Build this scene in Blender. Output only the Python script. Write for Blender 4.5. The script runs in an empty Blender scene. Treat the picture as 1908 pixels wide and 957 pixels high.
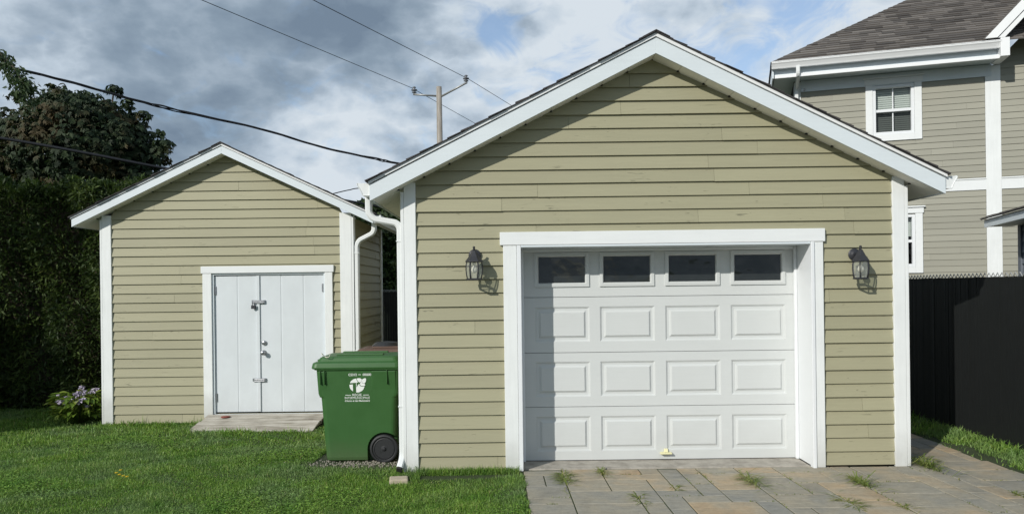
import bpy, bmesh, math, random
import numpy as np
from mathutils import Vector, Matrix, Euler

# ------------------------------------------------------------------ camera, sky, sun, exposure
SC = bpy.context.scene
COL = SC.collection
R = math.radians
F = 1380.0; ROLL = 0.0125; HOR = 538.0; EYE = 1.75; CAMY = -7.2

cam = bpy.data.cameras.new("camera")
cam.sensor_width = 36.0
cam.lens = 36.0 * F / 1908.0
cam.shift_y = (HOR - 478.5) / 1908.0
cam.clip_start = 0.05
cam.clip_end = 3000
camo = bpy.data.objects.new("camera", cam)
COL.objects.link(camo)
camo.matrix_world = Matrix.Translation((0, CAMY, EYE)) @ Matrix.Rotation(R(90), 4, 'X') @ Matrix.Rotation(-ROLL, 4, 'Z')
SC.camera = camo

SUN_DIR = Vector((0.85, 1.0, -0.70)).normalized()      # the way the light travels
SUN_EL = math.asin(-SUN_DIR.z)
SUN_ROT = math.atan2(-SUN_DIR.x, -SUN_DIR.y)
sun = bpy.data.lights.new("sun", 'SUN')
sun.energy = 3.7
sun.angle = R(0.55)
sun.color = (1.0, 0.965, 0.895)
suno = bpy.data.objects.new("sun", sun)
COL.objects.link(suno)
suno.rotation_euler = SUN_DIR.to_track_quat('-Z', 'Y').to_euler()

SC.view_settings.view_transform = 'Standard'
SC.view_settings.look = 'None'
SC.view_settings.exposure = 0.0
SC.view_settings.gamma = 1.0
SC.view_settings.use_curve_mapping = False
SC.cycles.max_bounces = 6
SC.cycles.transparent_max_bounces = 12
SC.cycles.use_denoising = True


def pix_dir(u, v):
    x = u - 954.0; y = v - HOR
    X = x - ROLL * y; Y = y + ROLL * x
    return Vector((X / F, 1.0, -Y / F))


def pix(u, v, D):
    d = pix_dir(u, v)
    return Vector((d.x * D, CAMY + D, EYE + d.z * D))


class NT:
    """small helper to write node trees"""
    def __init__(s, tree):
        s.t = tree; s.n = tree.nodes; s.l = tree.links

    def node(s, typ, **kw):
        n = s.n.new(typ)
        for k, v in kw.items():
            if k.startswith('i_'):
                key = k[2:]
                key = int(key) if key.isdigit() else key.replace('_', ' ')
                s.put(n, key, v)
            else:
                setattr(n, k, v)
        return n

    def put(s, n, key, v):
        if isinstance(v, bpy.types.NodeSocket):
            s.l.new(v, n.inputs[key])
        elif isinstance(v, bpy.types.Node):
            s.l.new(v.outputs[0], n.inputs[key])
        else:
            n.inputs[key].default_value = v

    def math(s, op, a, b=None, c=None, clamp=False):
        n = s.n.new('ShaderNodeMath'); n.operation = op; n.use_clamp = clamp
        s.put(n, 0, a)
        if b is not None: s.put(n, 1, b)
        if c is not None: s.put(n, 2, c)
        return n.outputs[0]

    def vmath(s, op, a, b=None):
        n = s.n.new('ShaderNodeVectorMath'); n.operation = op
        s.put(n, 0, a)
        if b is not None: s.put(n, 1, b)
        return n.outputs['Value'] if op in ('DOT_PRODUCT', 'LENGTH') else n.outputs[0]

    def noise(s, vec, scale, detail=4, rough=0.55, dist=0.0):
        n = s.n.new('ShaderNodeTexNoise')
        s.put(n, 'Vector', vec); s.put(n, 'Scale', scale); s.put(n, 'Detail', detail)
        s.put(n, 'Roughness', rough); s.put(n, 'Distortion', dist)
        return n.outputs[0]

    def ramp(s, fac, stops, interp='LINEAR'):
        n = s.n.new('ShaderNodeValToRGB'); n.color_ramp.interpolation = interp
        els = n.color_ramp.elements
        while len(els) < len(stops): els.new(0.5)
        for e, (p, c) in zip(els, stops):
            e.position = p
            e.color = (c, c, c, 1) if isinstance(c, (int, float)) else (*c, 1)
        s.put(n, 0, fac)
        return n.outputs[0]

    def mix(s, fac, a, b, blend='MIX'):
        n = s.n.new('ShaderNodeMix'); n.data_type = 'RGBA'; n.blend_type = blend
        s.put(n, 0, fac)
        for k, v in ((6, a), (7, b)):
            if isinstance(v, tuple) and len(v) == 3: v = (*v, 1)
            s.put(n, k, v)
        return n.outputs[2]

    def maprange(s, v, a, b, c=0.0, d=1.0, smooth=True):
        n = s.n.new('ShaderNodeMapRange')
        if smooth: n.interpolation_type = 'SMOOTHSTEP'
        s.put(n, 0, v)
        for k, x in zip((1, 2, 3, 4), (a, b, c, d)): s.put(n, k, x)
        return n.outputs[0]


# --- the sky: blue NISHITA sky seen through holes in a broken cloud deck
W = bpy.data.worlds.new("World"); SC.world = W; W.use_nodes = True
wt = NT(W.node_tree); wt.n.clear()
out = wt.node('ShaderNodeOutputWorld')
sky = wt.node('ShaderNodeTexSky', sky_type='NISHITA', sun_disc=False, sun_elevation=SUN_EL, sun_rotation=SUN_ROT,
              altitude=50, air_density=1.0, dust_density=0.6, ozone_density=2.0)
bg_sky = wt.node('ShaderNodeBackground', i_Color=sky, i_Strength=0.15)
dirv = wt.node('ShaderNodeTexCoord').outputs['Generated']
sep = wt.node('ShaderNodeSeparateXYZ', i_0=dirv)
zc = wt.math('MAXIMUM', sep.outputs[2], 0.0)
den = wt.math('ADD', zc, 0.20)
cu = wt.math('DIVIDE', sep.outputs[0], den)
cv = wt.math('DIVIDE', sep.outputs[1], den)
cvec = wt.node('ShaderNodeCombineXYZ', i_0=cu, i_1=cv, i_2=2.3).outputs[0]
dn = wt.vmath('NORMALIZE', dirv)
dvec = wt.vmath('MULTIPLY', wt.vmath('ADD', dn, wt.vmath('MULTIPLY', cvec, (0.05, 0.05, 0.0))), (1.0, 1.0, 1.75))
n_big = wt.noise(wt.vmath('ADD', dvec, (0.7, 1.9, 0.3)), 2.6, 3, 0.5, 0.3)
n_mid = wt.noise(wt.vmath('ADD', dvec, (3.1, 7.7, 0.4)), 5.6, 9, 0.56, 0.12)
n_bil = wt.math('ABSOLUTE', wt.math('SUBTRACT', wt.noise(wt.vmath('ADD', dvec, (5.3, 1.7, 8.8)), 9.0, 6, 0.5, 0.2), 0.5))
n_fine = wt.noise(wt.vmath('ADD', dvec, (13.1, 2.7, 5.4)), 15.0, 6, 0.55, 0.1)

def spot(u, v, inner, outer):
    d = pix_dir(u, v).normalized()
    dp = wt.vmath('DOT_PRODUCT', wt.vmath('NORMALIZE', dirv), tuple(d))
    return wt.maprange(dp, math.cos(R(outer)), math.cos(R(inner)))


bright = wt.math('ADD', wt.math('MULTIPLY', n_big, 0.28), wt.math('MULTIPLY', n_mid, 0.86))
bright = wt.math('ADD', bright, wt.math('MULTIPLY', n_fine, 0.26))
bright = wt.math('ADD', bright, wt.math('SUBTRACT', 0.075, wt.math('MULTIPLY', n_bil, 1.05)))          # about 0.71 on average
BIAS = [(1010, 110, 2, 13, 0.22), (1380, 30, 2, 17, 0.20), (640, 310, 1, 9, 0.16), (430, 90, 2, 14, -0.05),
        (720, 60, 1, 8, -0.10), (250, 140, 1, 10, -0.03), (470, 190, 1, 8, -0.04), (40, 200, 1, 6, 0.18), (70, 30, 1, 6, 0.10), (1560, 80, 2, 10, 0.10), (1200, 30, 1, 8, 0.10), (560, 250, 2, 9, 0.05),
        (620, 180, 1, 5, 0.05)]
for (u, v, a, b, w) in BIAS:
    bright = wt.math('ADD', bright, wt.math('MULTIPLY', spot(u, v, a, b), w))
ccol = wt.ramp(bright, [(0.40, (0.195, 0.265, 0.355)), (0.60, (0.285, 0.37, 0.465)), (0.74, (0.40, 0.49, 0.59)),
                        (0.86, (0.57, 0.665, 0.765)), (1.0, (0.74, 0.815, 0.885))])
# cloud tops towards the sun are lit: the half of the sky behind the camera is brighter
sd = wt.vmath('DOT_PRODUCT', wt.vmath('NORMALIZE', dirv), tuple(-SUN_DIR))
sunside = wt.maprange(sd, -0.35, 1.0, 0.92, 0.98)
bg_cl = wt.node('ShaderNodeBackground', i_Color=ccol, i_Strength=sunside)
n_rag = wt.noise(wt.vmath('ADD', dvec, (3.7, 8.3, 1.9)), 13.0, 7, 0.60, 0.8)
hole = wt.math('ADD', wt.math('MULTIPLY', n_rag, 0.9), wt.math('MULTIPLY', n_fine, 0.15))
for (u, v, a, b, w) in [(938, 62, 0.1, 2.2, 0.24), (888, 50, 0.1, 2.0, 0.17), (1335, 95, 0.2, 4.0, 0.15), (1520, 45, 0.3, 4.5, 0.15), (1205, 45, 0.3, 3.5, 0.13), (1000, 120, 0.5, 5.0, 0.06), (1420, 110, 0.5, 7.0, 0.08)]:
    hole = wt.math('ADD', hole, wt.math('MULTIPLY', spot(u, v, a, b), w))
cover = wt.maprange(hole, 0.55, 0.86, 1.0, 0.22)
msh = wt.node('ShaderNodeMixShader', i_0=cover)
wt.l.new(bg_sky.outputs[0], msh.inputs[1]); wt.l.new(bg_cl.outputs[0], msh.inputs[2])
wt.l.new(msh.outputs[0], out.inputs[0])

# ------------------------------------------------------------------ object helpers
rng = random.Random(7)
NP = np.random.default_rng(11)


def thing(name, label, cat, loc=(0, 0, 0), group=None, rotz=0.0):
    o = bpy.data.objects.new(name, None); COL.objects.link(o)
    o.location = loc; o.rotation_euler = (0, 0, rotz); o.empty_display_size = 0.1
    o['label'] = label; o['category'] = cat
    if group: o['group'] = group
    return o


def tag(o, label=None, cat=None, group=None, kind=None):
    if label: o['label'] = label
    if cat: o['category'] = cat
    if group: o['group'] = group
    if kind: o['kind'] = kind
    return o


def IDT(x, y, z):
    return (x, y, z)


class MB:
    """collects faces (in a local frame mapped through T) for one mesh object; each face has a value var"""
    def __init__(s, T=IDT):
        s.v = []; s.f = []; s.var = []; s.T = T; s.mi = []; s.cur = 0

    def pts(s, ps):
        i = len(s.v)
        s.v += [s.T(*p) for p in ps]
        return list(range(i, i + len(ps)))

    def face(s, ps, var=0.5):
        s.f.append(s.pts(ps)); s.var.append(var); s.mi.append(s.cur)

    def idx(s, ii, var=0.5):
        s.f.append(list(ii)); s.var.append(var); s.mi.append(s.cur)

    def hexa(s, b, t, var=0.5):
        """b, t: four points each, same winding"""
        i = s.pts(list(b) + list(t))
        for q in ((3, 2, 1, 0), (4, 5, 6, 7), (0, 1, 5, 4), (1, 2, 6, 5), (2, 3, 7, 6), (3, 0, 4, 7)):
            s.idx([i[k] for k in q], var)

    def box(s, x0, x1, y0, y1, z0, z1, var=0.5):
        s.hexa([(x0, y0, z0), (x1, y0, z0), (x1, y1, z0), (x0, y1, z0)],
               [(x0, y0, z1), (x1, y0, z1), (x1, y1, z1), (x0, y1, z1)], var)

    def prism_y(s, poly, y0, y1, var=0.5):
        """polygon of (x, z) extruded from y0 to y1"""
        n = len(poly)
        a = s.pts([(x, y0, z) for x, z in poly]); b = s.pts([(x, y1, z) for x, z in poly])
        s.idx(a, var); s.idx(b[::-1], var)
        for k in range(n):
            s.idx([a[k], b[k], b[(k + 1) % n], a[(k + 1) % n]], var)

    def prism_x(s, poly, x0, x1, var=0.5):
        """polygon of (y, z) extruded along x"""
        n = len(poly)
        a = s.pts([(x0, y, z) for y, z in poly]); b = s.pts([(x1, y, z) for y, z in poly])
        s.idx(a, var); s.idx(b[::-1], var)
        for k in range(n):
            s.idx([a[k], b[k], b[(k + 1) % n], a[(k + 1) % n]], var)

    def tube(s, path, rad, n=8, cap=True, var=0.5):
        P = [Vector(p) for p in path]
        rr = rad if isinstance(rad, (list, tuple)) else [rad] * len(P)
        rings = []; up = None
        for k, p in enumerate(P):
            d = (P[min(k + 1, len(P) - 1)] - P[max(k - 1, 0)]).normalized()
            if up is None:
                up = d.orthogonal().normalized()
            else:
                up = (up - d * up.dot(d))
                up = up.normalized() if up.length > 1e-6 else d.orthogonal().normalized()
            w = d.cross(up)
            rings.append(s.pts([p + (up * math.cos(2 * math.pi * q / n) + w * math.sin(2 * math.pi * q / n)) * rr[k] for q in range(n)]))
        for a, b in zip(rings, rings[1:]):
            for q in range(n):
                s.idx([a[q], a[(q + 1) % n], b[(q + 1) % n], b[q]], var)
        if cap:
            s.idx(rings[0][::-1], var); s.idx(rings[-1], var)

    def rect_sweep(s, path, w, h, side=Vector((0, 1, 0)), var=0.5):
        """rectangular pipe (w along 'side', h across) along a path"""
        P = [Vector(p) for p in path]; rings = []
        for k, p in enumerate(P):
            d = (P[min(k + 1, len(P) - 1)] - P[max(k - 1, 0)]).normalized()
            sd_ = (side - d * side.dot(d)).normalized(); o = d.cross(sd_).normalized()
            c = 0.22
            prof = [(-.5, -.5 + c), (-.5 + c * h / w, -.5), (.5 - c * h / w, -.5), (.5, -.5 + c), (.5, .5 - c), (.5 - c * h / w, .5), (-.5 + c * h / w, .5), (-.5, .5 - c)]
            rings.append(s.pts([p + sd_ * (a * w) + o * (b * h) for a, b in prof]))
        n = 8
        for a, b in zip(rings, rings[1:]):
            for q in range(n):
                s.idx([a[q], a[(q + 1) % n], b[(q + 1) % n], b[q]], var)
        s.idx(rings[0][::-1], var); s.idx(rings[-1], var)

    def lathe(s, prof, c=(0, 0, 0), axis='Z', n=24, var=0.5):
        """prof: (r, h) pairs turned round the axis through c"""
        rings = []
        for r_, h in prof:
            ring = []
            for q in range(n):
                a = 2 * math.pi * q / n
                x, y = r_ * math.cos(a), r_ * math.sin(a)
                p = (x, y, h) if axis == 'Z' else ((x, h, y) if axis == 'Y' else (h, x, y))
                ring.append((c[0] + p[0], c[1] + p[1], c[2] + p[2]))
            rings.append(s.pts(ring))
        for a, b in zip(rings, rings[1:]):
            for q in range(n):
                s.idx([a[q], a[(q + 1) % n], b[(q + 1) % n], b[q]], var)
        s.idx(rings[0][::-1], var); s.idx(rings[-1], var)

    def build(s, name, mat, parent=None, smooth=False, bevel=0.0, world=True, seg=2, fixn=True):
        me = bpy.data.meshes.new(name)
        me.from_pydata(s.v, [], s.f)
        at = me.attributes.new("var", 'FLOAT', 'FACE')
        at.data.foreach_set("value", np.array(s.var, dtype=np.float32))
        mats = mat if isinstance(mat, (list, tuple)) else [mat]
        for m in mats: me.materials.append(m)
        if len(mats) > 1:
            me.polygons.foreach_set("material_index", np.array(s.mi, dtype=np.int32))
        if fixn:
            bm = bmesh.new(); bm.from_mesh(me)
            bmesh.ops.recalc_face_normals(bm, faces=bm.faces)
            bm.to_mesh(me); bm.free()
        if smooth:
            me.polygons.foreach_set("use_smooth", np.ones(len(me.polygons), dtype=bool))
        me.update()
        return put(name, me, parent, bevel, world, seg)


def put(name, me, parent=None, bevel=0.0, world=True, seg=2):
    o = bpy.data.objects.new(name, me); COL.objects.link(o)
    if bevel:
        b = o.modifiers.new("bevel", 'BEVEL'); b.width = bevel; b.segments = seg; b.limit_method = 'ANGLE'; b.angle_limit = R(35)
    if parent is not None:
        o.parent = parent
        if world:
            root = parent
            off = Vector((0, 0, 0))
            while root is not None:
                if root.type == 'EMPTY': off = Vector(root.location)
                root = root.parent
            if parent.type == 'EMPTY':
                o.matrix_parent_inverse = Matrix.Translation(-off)
    return o


def leaf_mesh(name, c, d, nrm, ln, wd, var, mat, parent=None, fold=0.15, droop=0.0, world=True):
    """many leaves in one mesh: c base points, d directions, nrm normals, ln lengths, wd widths, var values"""
    N = len(c)
    d = d / np.linalg.norm(d, axis=1, keepdims=True)
    side = np.cross(d, nrm); side /= (np.linalg.norm(side, axis=1, keepdims=True) + 1e-9)
    up = np.cross(side, d)
    ln = np.broadcast_to(ln, N)[:, None]; wd = np.broadcast_to(wd, N)[:, None]
    mid = c + d * ln * 0.5
    V = np.empty((N, 4, 3), dtype=np.float32)
    V[:, 0] = c
    V[:, 1] = mid + side * wd * 0.5 + up * wd * fold
    V[:, 2] = c + d * ln - np.array([0, 0, 1.0]) * ln * droop
    V[:, 3] = mid - side * wd * 0.5 + up * wd * fold
    me = bpy.data.meshes.new(name)
    me.vertices.add(N * 4); me.vertices.foreach_set("co", V.reshape(-1))
    idx = (np.arange(N)[:, None] * 4 + np.array([[0, 1, 2, 0, 2, 3]])).reshape(-1).astype(np.int32)
    me.loops.add(N * 6); me.loops.foreach_set("vertex_index", idx)
    me.polygons.add(N * 2)
    me.polygons.foreach_set("loop_start", (np.arange(N * 2) * 3).astype(np.int32))
    me.polygons.foreach_set("loop_total", np.full(N * 2, 3, dtype=np.int32))
    me.update(calc_edges=True)
    at = me.attributes.new("var", 'FLOAT', 'FACE')
    at.data.foreach_set("value", np.repeat(np.broadcast_to(var, N), 2).astype(np.float32))
    me.materials.append(mat)
    return put(name, me, parent, 0, world)


def rand_dirs(n):
    v = NP.normal(size=(n, 3)); return v / np.linalg.norm(v, axis=1, keepdims=True)


# ------------------------------------------------------------------ materials
def new_mat(name):
    m = bpy.data.materials.new(name); m.use_nodes = True
    t = NT(m.node_tree); t.n.clear()
    o = t.node('ShaderNodeOutputMaterial'); p = t.node('ShaderNodeBsdfPrincipled')
    t.l.new(p.outputs[0], o.inputs[0])
    return m, t, p, o


def obj_co(t, scale=(1, 1, 1)):
    c = t.node('ShaderNodeTexCoord').outputs['Object']
    m = t.node('ShaderNodeMapping', i_Vector=c); m.inputs['Scale'].default_value = scale
    return m.outputs[0]


def attr(t):
    n = t.node('ShaderNodeAttribute'); n.attribute_name = "var"
    return n.outputs['Fac']


def scale_col(t, col, fac):
    n = t.node('ShaderNodeVectorMath', operation='SCALE')
    if isinstance(col, tuple): n.inputs[0].default_value = col
    else: t.l.new(col, n.inputs[0])
    t.put(n, 'Scale', fac)
    return n.outputs[0]


def bump(t, p, h, strength=0.3, dist=0.004):
    b = t.node('ShaderNodeBump', i_Height=h, i_Strength=strength, i_Distance=dist)
    t.l.new(b.outputs[0], p.inputs['Normal'])


def paint(name, col, rough=0.5, mott=0.10, bumpy=0.12, grain=(6, 6, 6), varamp=0.0, dirt=0.0):
    """painted wood or metal with faint mottling, and optional grime that gathers near the ground"""
    m, t, p, o = new_mat(name)
    co = obj_co(t, grain)
    n1 = t.noise(co, 1.0, 5, 0.6); n2 = t.noise(obj_co(t), 3.0, 4, 0.6)
    f = t.math('ADD', t.math('MULTIPLY', n1, mott), t.math('MULTIPLY', n2, mott))
    f = t.math('ADD', f, 1.0 - mott)
    if varamp:
        f = t.math('ADD', f, t.math('MULTIPLY', t.math('SUBTRACT', attr(t), 0.5), varamp))
    c = scale_col(t, col, f)
    if dirt:
        z = t.node('ShaderNodeSeparateXYZ', i_0=obj_co(t)).outputs[2]
        g = t.maprange(t.math('ADD', z, t.math('MULTIPLY', n2, 0.35)), 0.08, 0.62, dirt, 0.0)
        c = t.mix(g, c, (0.16, 0.14, 0.09))
    t.put(p, 'Base Color', c); t.put(p, 'Roughness', rough)
    if bumpy: bump(t, p, n1, bumpy)
    return m


def siding_mat(name, col, along='X', grain=1.0):
    m, t, p, o = new_mat(name)
    s = (1.6, 1.6, 55) if along == 'X' else (1.6, 1.6, 55)
    v = attr(t)
    shift = t.node('ShaderNodeCombineXYZ', i_0=t.math('MULTIPLY', v, 31.0), i_1=t.math('MULTIPLY', v, 17.0), i_2=0.0).outputs[0]
    co = t.vmath('ADD', obj_co(t, s), shift)
    wob = t.noise(obj_co(t, (3, 3, 7)), 1.0, 2, 0.5)
    co2 = t.vmath('ADD', co, t.node('ShaderNodeCombineXYZ', i_2=t.math('MULTIPLY', wob, 5.0)).outputs[0])
    g = t.noise(co2, 1.0, 6, 0.62, 0.6)
    fine = t.noise(obj_co(t, (7, 7, 260)), 1.0, 3, 0.6)
    big = t.noise(obj_co(t), 0.9, 3, 0.5)
    f = t.math('ADD', 0.76, t.math('MULTIPLY', g, 0.24 * grain))
    f = t.math('ADD', f, t.math('MULTIPLY', fine, 0.10 * grain))
    f = t.math('ADD', f, t.math('MULTIPLY', big, 0.14))
    f = t.math('ADD', f, t.math('MULTIPLY', t.math('SUBTRACT', v, 0.5), 0.10))
    c = scale_col(t, col, f)
    # knots and checks in the boards: sparse dark flecks that run with the grain
    cr = t.noise(t.vmath('ADD', obj_co(t, (5.5, 5.5, 42)), shift), 1.0, 2, 0.5, 1.2)
    sp = t.noise(t.vmath('ADD', obj_co(t, (2.3, 2.3, 6)), shift), 1.0, 1, 0.5)
    crack = t.math('MULTIPLY', t.maprange(cr, 0.66, 0.72), t.maprange(sp, 0.50, 0.62))
    c = t.mix(t.math('MULTIPLY', crack, 0.75 * grain), c, tuple(x * 0.42 for x in col))
    pale = t.math('MULTIPLY', t.maprange(cr, 0.36, 0.28), t.maprange(sp, 0.5, 0.62))
    c = t.mix(t.math('MULTIPLY', pale, 0.30 * grain), c, tuple(min(1, x * 1.22) for x in col))
    # pale dust washed up from the ground
    z = t.node('ShaderNodeSeparateXYZ', i_0=obj_co(t)).outputs[2]
    c = t.mix(t.maprange(t.math('ADD', z, t.math('MULTIPLY', big, 0.5)), 0.15, 0.85, 0.22, 0.0), c, tuple(x * 0.80 for x in (0.40, 0.36, 0.24)))
    t.put(p, 'Base Color', c); t.put(p, 'Roughness', 0.62)
    bump(t, p, t.math('ADD', t.math('MULTIPLY', g, 0.7), t.math('SUBTRACT', t.math('MULTIPLY', fine, 0.4), crack)), 0.35 * grain, 0.003)
    return m


def leaf_mat(name, stops, trans=0.3, rough=0.55, tint=None):
    m, t, p, o = new_mat(name)
    v = attr(t)
    big = t.noise(obj_co(t), 1.3, 3, 0.5)
    f = t.math('ADD', t.math('MULTIPLY', v, 0.75), t.math('MULTIPLY', big, 0.35))
    c = t.ramp(f, stops)
    if tint:
        c = t.mix(t.maprange(big, 0.50, 0.66), c, tint)
    t.put(p, 'Base Color', c); t.put(p, 'Roughness', rough)
    tr = t.node('ShaderNodeBsdfTranslucent', i_Color=c)
    mx = t.node('ShaderNodeMixShader', i_0=trans)
    t.l.new(p.outputs[0], mx.inputs[1]); t.l.new(tr.outputs[0], mx.inputs[2]); t.l.new(mx.outputs[0], o.inputs[0])
    return m


def simple(name, col, rough=0.5, metal=0.0, coat=0.0, mott=0.15, sc=8.0):
    m, t, p, o = new_mat(name)
    n = t.noise(obj_co(t), sc, 4, 0.6)
    c = scale_col(t, col, t.math('ADD', 1.0 - mott / 2, t.math('MULTIPLY', n, mott)))
    t.put(p, 'Base Color', c); t.put(p, 'Roughness', rough); t.put(p, 'Metallic', metal)
    return m


M = {}
M['siding'] = siding_mat("olive_beige_siding", (0.322, 0.306, 0.200))
M['house_siding'] = siding_mat("greige_siding", (0.345, 0.336, 0.275), grain=0.35)
M['grey_siding'] = siding_mat("slate_siding", (0.16, 0.18, 0.21), grain=0.5)
M['trim'] = paint("white_trim", (0.755, 0.775, 0.77), 0.5, 0.17, 0.25, (30, 30, 2.5), dirt=0.35)
M['trim_h'] = paint("white_trim_header", (0.745, 0.765, 0.765), 0.5, 0.10, 0.25, (2.5, 30, 30))
M['alu'] = paint("white_aluminium", (0.66, 0.715, 0.745), 0.38, 0.10, 0.10, (1.4, 8, 40))
M['alu_w'] = paint("bright_white_aluminium", (0.80, 0.81, 0.815), 0.35, 0.06, 0.04)
M['soffit'] = paint("soffit_beige", (0.86, 0.85, 0.81), 0.6, 0.12, 0.1)
M['gutter'] = paint("gutter_white", (0.75, 0.77, 0.765), 0.35, 0.12, 0.04, (10, 10, 2))
M['door'] = paint("garage_door_white", (0.60, 0.62, 0.613), 0.42, 0.07, 0.08, (3, 3, 60), dirt=0.10)
M['shed_door'] = paint("shed_door_white", (0.625, 0.665, 0.69), 0.55, 0.14, 0.12, (5, 5, 2), dirt=0.12)
M['vinyl'] = paint("vinyl_white", (0.75, 0.77, 0.785), 0.35, 0.05, 0.0)
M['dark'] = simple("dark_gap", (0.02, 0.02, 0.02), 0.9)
M['black_metal'] = simple("black_lamp_metal", (0.035, 0.036, 0.042), 0.5, 0.3, mott=0.5, sc=40)
M['steel'] = simple("zinc_steel", (0.42, 0.43, 0.45), 0.35, 0.9, mott=0.4, sc=30)
M['tyre'] = simple("black_plastic", (0.02, 0.021, 0.023), 0.5, mott=0.5, sc=20)
M['rubber'] = simple("wire_black", (0.012, 0.012, 0.014), 0.6)
M['wire'] = simple("wire_grey", (0.03, 0.032, 0.036), 0.6)
M['slat'] = simple("black_privacy_slat", (0.0085, 0.0100, 0.0100), 0.6, mott=0.5, sc=5)
M['galv'] = simple("galvanised_wire", (0.34, 0.345, 0.34), 0.45, 0.4, mott=0.5, sc=30)
M['blackwire'] = simple("black_vinyl_wire", (0.006, 0.007, 0.007), 0.9, mott=0.4)
M['white_ink'] = simple("white_print", (0.80, 0.82, 0.80), 0.6, mott=0.2, sc=60)
M['string'] = simple("white_string", (0.75, 0.72, 0.62), 0.9)
M['porcelain'] = simple("insulator_grey", (0.16, 0.17, 0.19), 0.25, mott=0.3)
M['cream'] = simple("cream_plastic", (0.74, 0.70, 0.42), 0.5)
M['red'] = simple("red_brown_clay", (0.20, 0.045, 0.03), 0.7, mott=0.4, sc=60)
M['yellow'] = simple("yellow_petals", (0.80, 0.62, 0.03), 0.7)
M['lilac'] = simple("lilac_petals", (0.40, 0.35, 0.46), 0.6, mott=0.3)
M['brick_pale'] = simple("pale_concrete", (0.42, 0.36, 0.27), 0.9, mott=0.5, sc=25)
M['dirt'] = simple("soil", (0.07, 0.055, 0.038), 0.95, mott=0.8, sc=9)

# green / brown bin plastic
def bin_mat(name, col):
    m, t, p, o = new_mat(name)
    n = t.noise(obj_co(t), 5.0, 5, 0.6); sc_ = t.noise(obj_co(t, (40, 40, 3)), 1.0, 4, 0.65)
    c = scale_col(t, col, t.math('ADD', 0.82, t.math('ADD', t.math('MULTIPLY', n, 0.24), t.math('MULTIPLY', sc_, 0.12))))
    z = t.node('ShaderNodeSeparateXYZ', i_0=obj_co(t)).outputs[2]
    c = t.mix(t.maprange(t.math('ADD', z, t.math('MULTIPLY', n, 0.3)), 0.0, 0.42, 0.35, 0.0), c, (0.13, 0.13, 0.08))
    t.put(p, 'Base Color', c); t.put(p, 'Roughness', t.math('ADD', 0.36, t.math('MULTIPLY', n, 0.2)))
    bump(t, p, t.noise(obj_co(t), 120, 2, 0.5), 0.12, 0.002)
    return m
M['bin_green'] = bin_mat("green_bin_plastic", (0.036, 0.112, 0.028))
M['bin_brown'] = bin_mat("brown_bin_plastic", (0.105, 0.060, 0.042))

# glass of the garage door and the house windows: dark, glossy
def pane_mat(name, col, rough=0.04):
    m, t, p, o = new_mat(name)
    n = t.noise(obj_co(t), 2.5, 3, 0.6)
    t.put(p, 'Base Color', scale_col(t, col, t.math('ADD', 0.6, t.math('MULTIPLY', n, 0.8))))
    t.put(p, 'Roughness', rough); t.put(p, 'IOR', 1.5)
    bump(t, p, t.noise(obj_co(t), 3.0, 2, 0.5), 0.25, 0.03)
    return m
M['pane_dark'] = pane_mat("dark_garage_pane", (0.024, 0.028, 0.028))

m, t, p, o = new_mat("window_pane_clear")
tr = t.node('ShaderNodeBsdfTransparent', i_Color=(0.80, 0.84, 0.84, 1)); gl = t.node('ShaderNodeBsdfGlossy', i_Roughness=0.03)
fr = t.node('ShaderNodeFresnel', i_IOR=1.5); mx = t.node('ShaderNodeMixShader', i_0=fr)
t.l.new(tr.outputs[0], mx.inputs[1]); t.l.new(gl.outputs[0], mx.inputs[2]); t.l.new(mx.outputs[0], o.inputs[0])
M['pane'] = m
m, t, p, o = new_mat("insect_screen_pane")
tr = t.node('ShaderNodeBsdfTransparent', i_Color=(0.36, 0.38, 0.38, 1)); gl = t.node('ShaderNodeBsdfGlossy', i_Roughness=0.15)
fr = t.node('ShaderNodeFresnel', i_IOR=1.35); mx = t.node('ShaderNodeMixShader', i_0=fr)
t.l.new(tr.outputs[0], mx.inputs[1]); t.l.new(gl.outputs[0], mx.inputs[2]); t.l.new(mx.outputs[0], o.inputs[0])
M['screen'] = m
m, t, p, o = new_mat("lantern_glass")
tr = t.node('ShaderNodeBsdfTransparent', i_Color=(0.90, 0.92, 0.90, 1)); gl = t.node('ShaderNodeBsdfPrincipled')
gl.inputs['Base Color'].default_value = (0.55, 0.57, 0.55, 1); gl.inputs['Roughness'].default_value = 0.12
mx = t.node('ShaderNodeMixShader', i_0=0.22)
t.l.new(tr.outputs[0], mx.inputs[1]); t.l.new(gl.outputs[0], mx.inputs[2]); t.l.new(mx.outputs[0], o.inputs[0])
M['lantern_glass'] = m
M['bulb'] = simple("frosted_bulb", (0.78, 0.74, 0.64), 0.3)
M['blind'] = simple("white_blind", (0.62, 0.64, 0.60), 0.7, mott=0.1)

# shingles
def shingle_mat(name, a, b, c_):
    m, t, p, o = new_mat(name)
    v = attr(t); n = t.noise(obj_co(t), 60, 3, 0.7); big = t.noise(obj_co(t), 1.2, 3, 0.6)
    f = t.math('ADD', t.math('MULTIPLY', v, 0.62), t.math('ADD', t.math('MULTIPLY', n, 0.30), t.math('MULTIPLY', big, 0.16)))
    t.put(p, 'Base Color', t.ramp(f, [(0.2, a), (0.55, b), (0.92, c_)])); t.put(p, 'Roughness', 0.9)
    bump(t, p, n, 0.5, 0.004)
    return m
M['shingle'] = shingle_mat("brown_grey_shingle", (0.026, 0.025, 0.027), (0.052, 0.048, 0.049), (0.09, 0.082, 0.08))
M['house_shingle'] = shingle_mat("taupe_shingle", (0.055, 0.049, 0.045), (0.108, 0.096, 0.087), (0.18, 0.163, 0.148))

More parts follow.
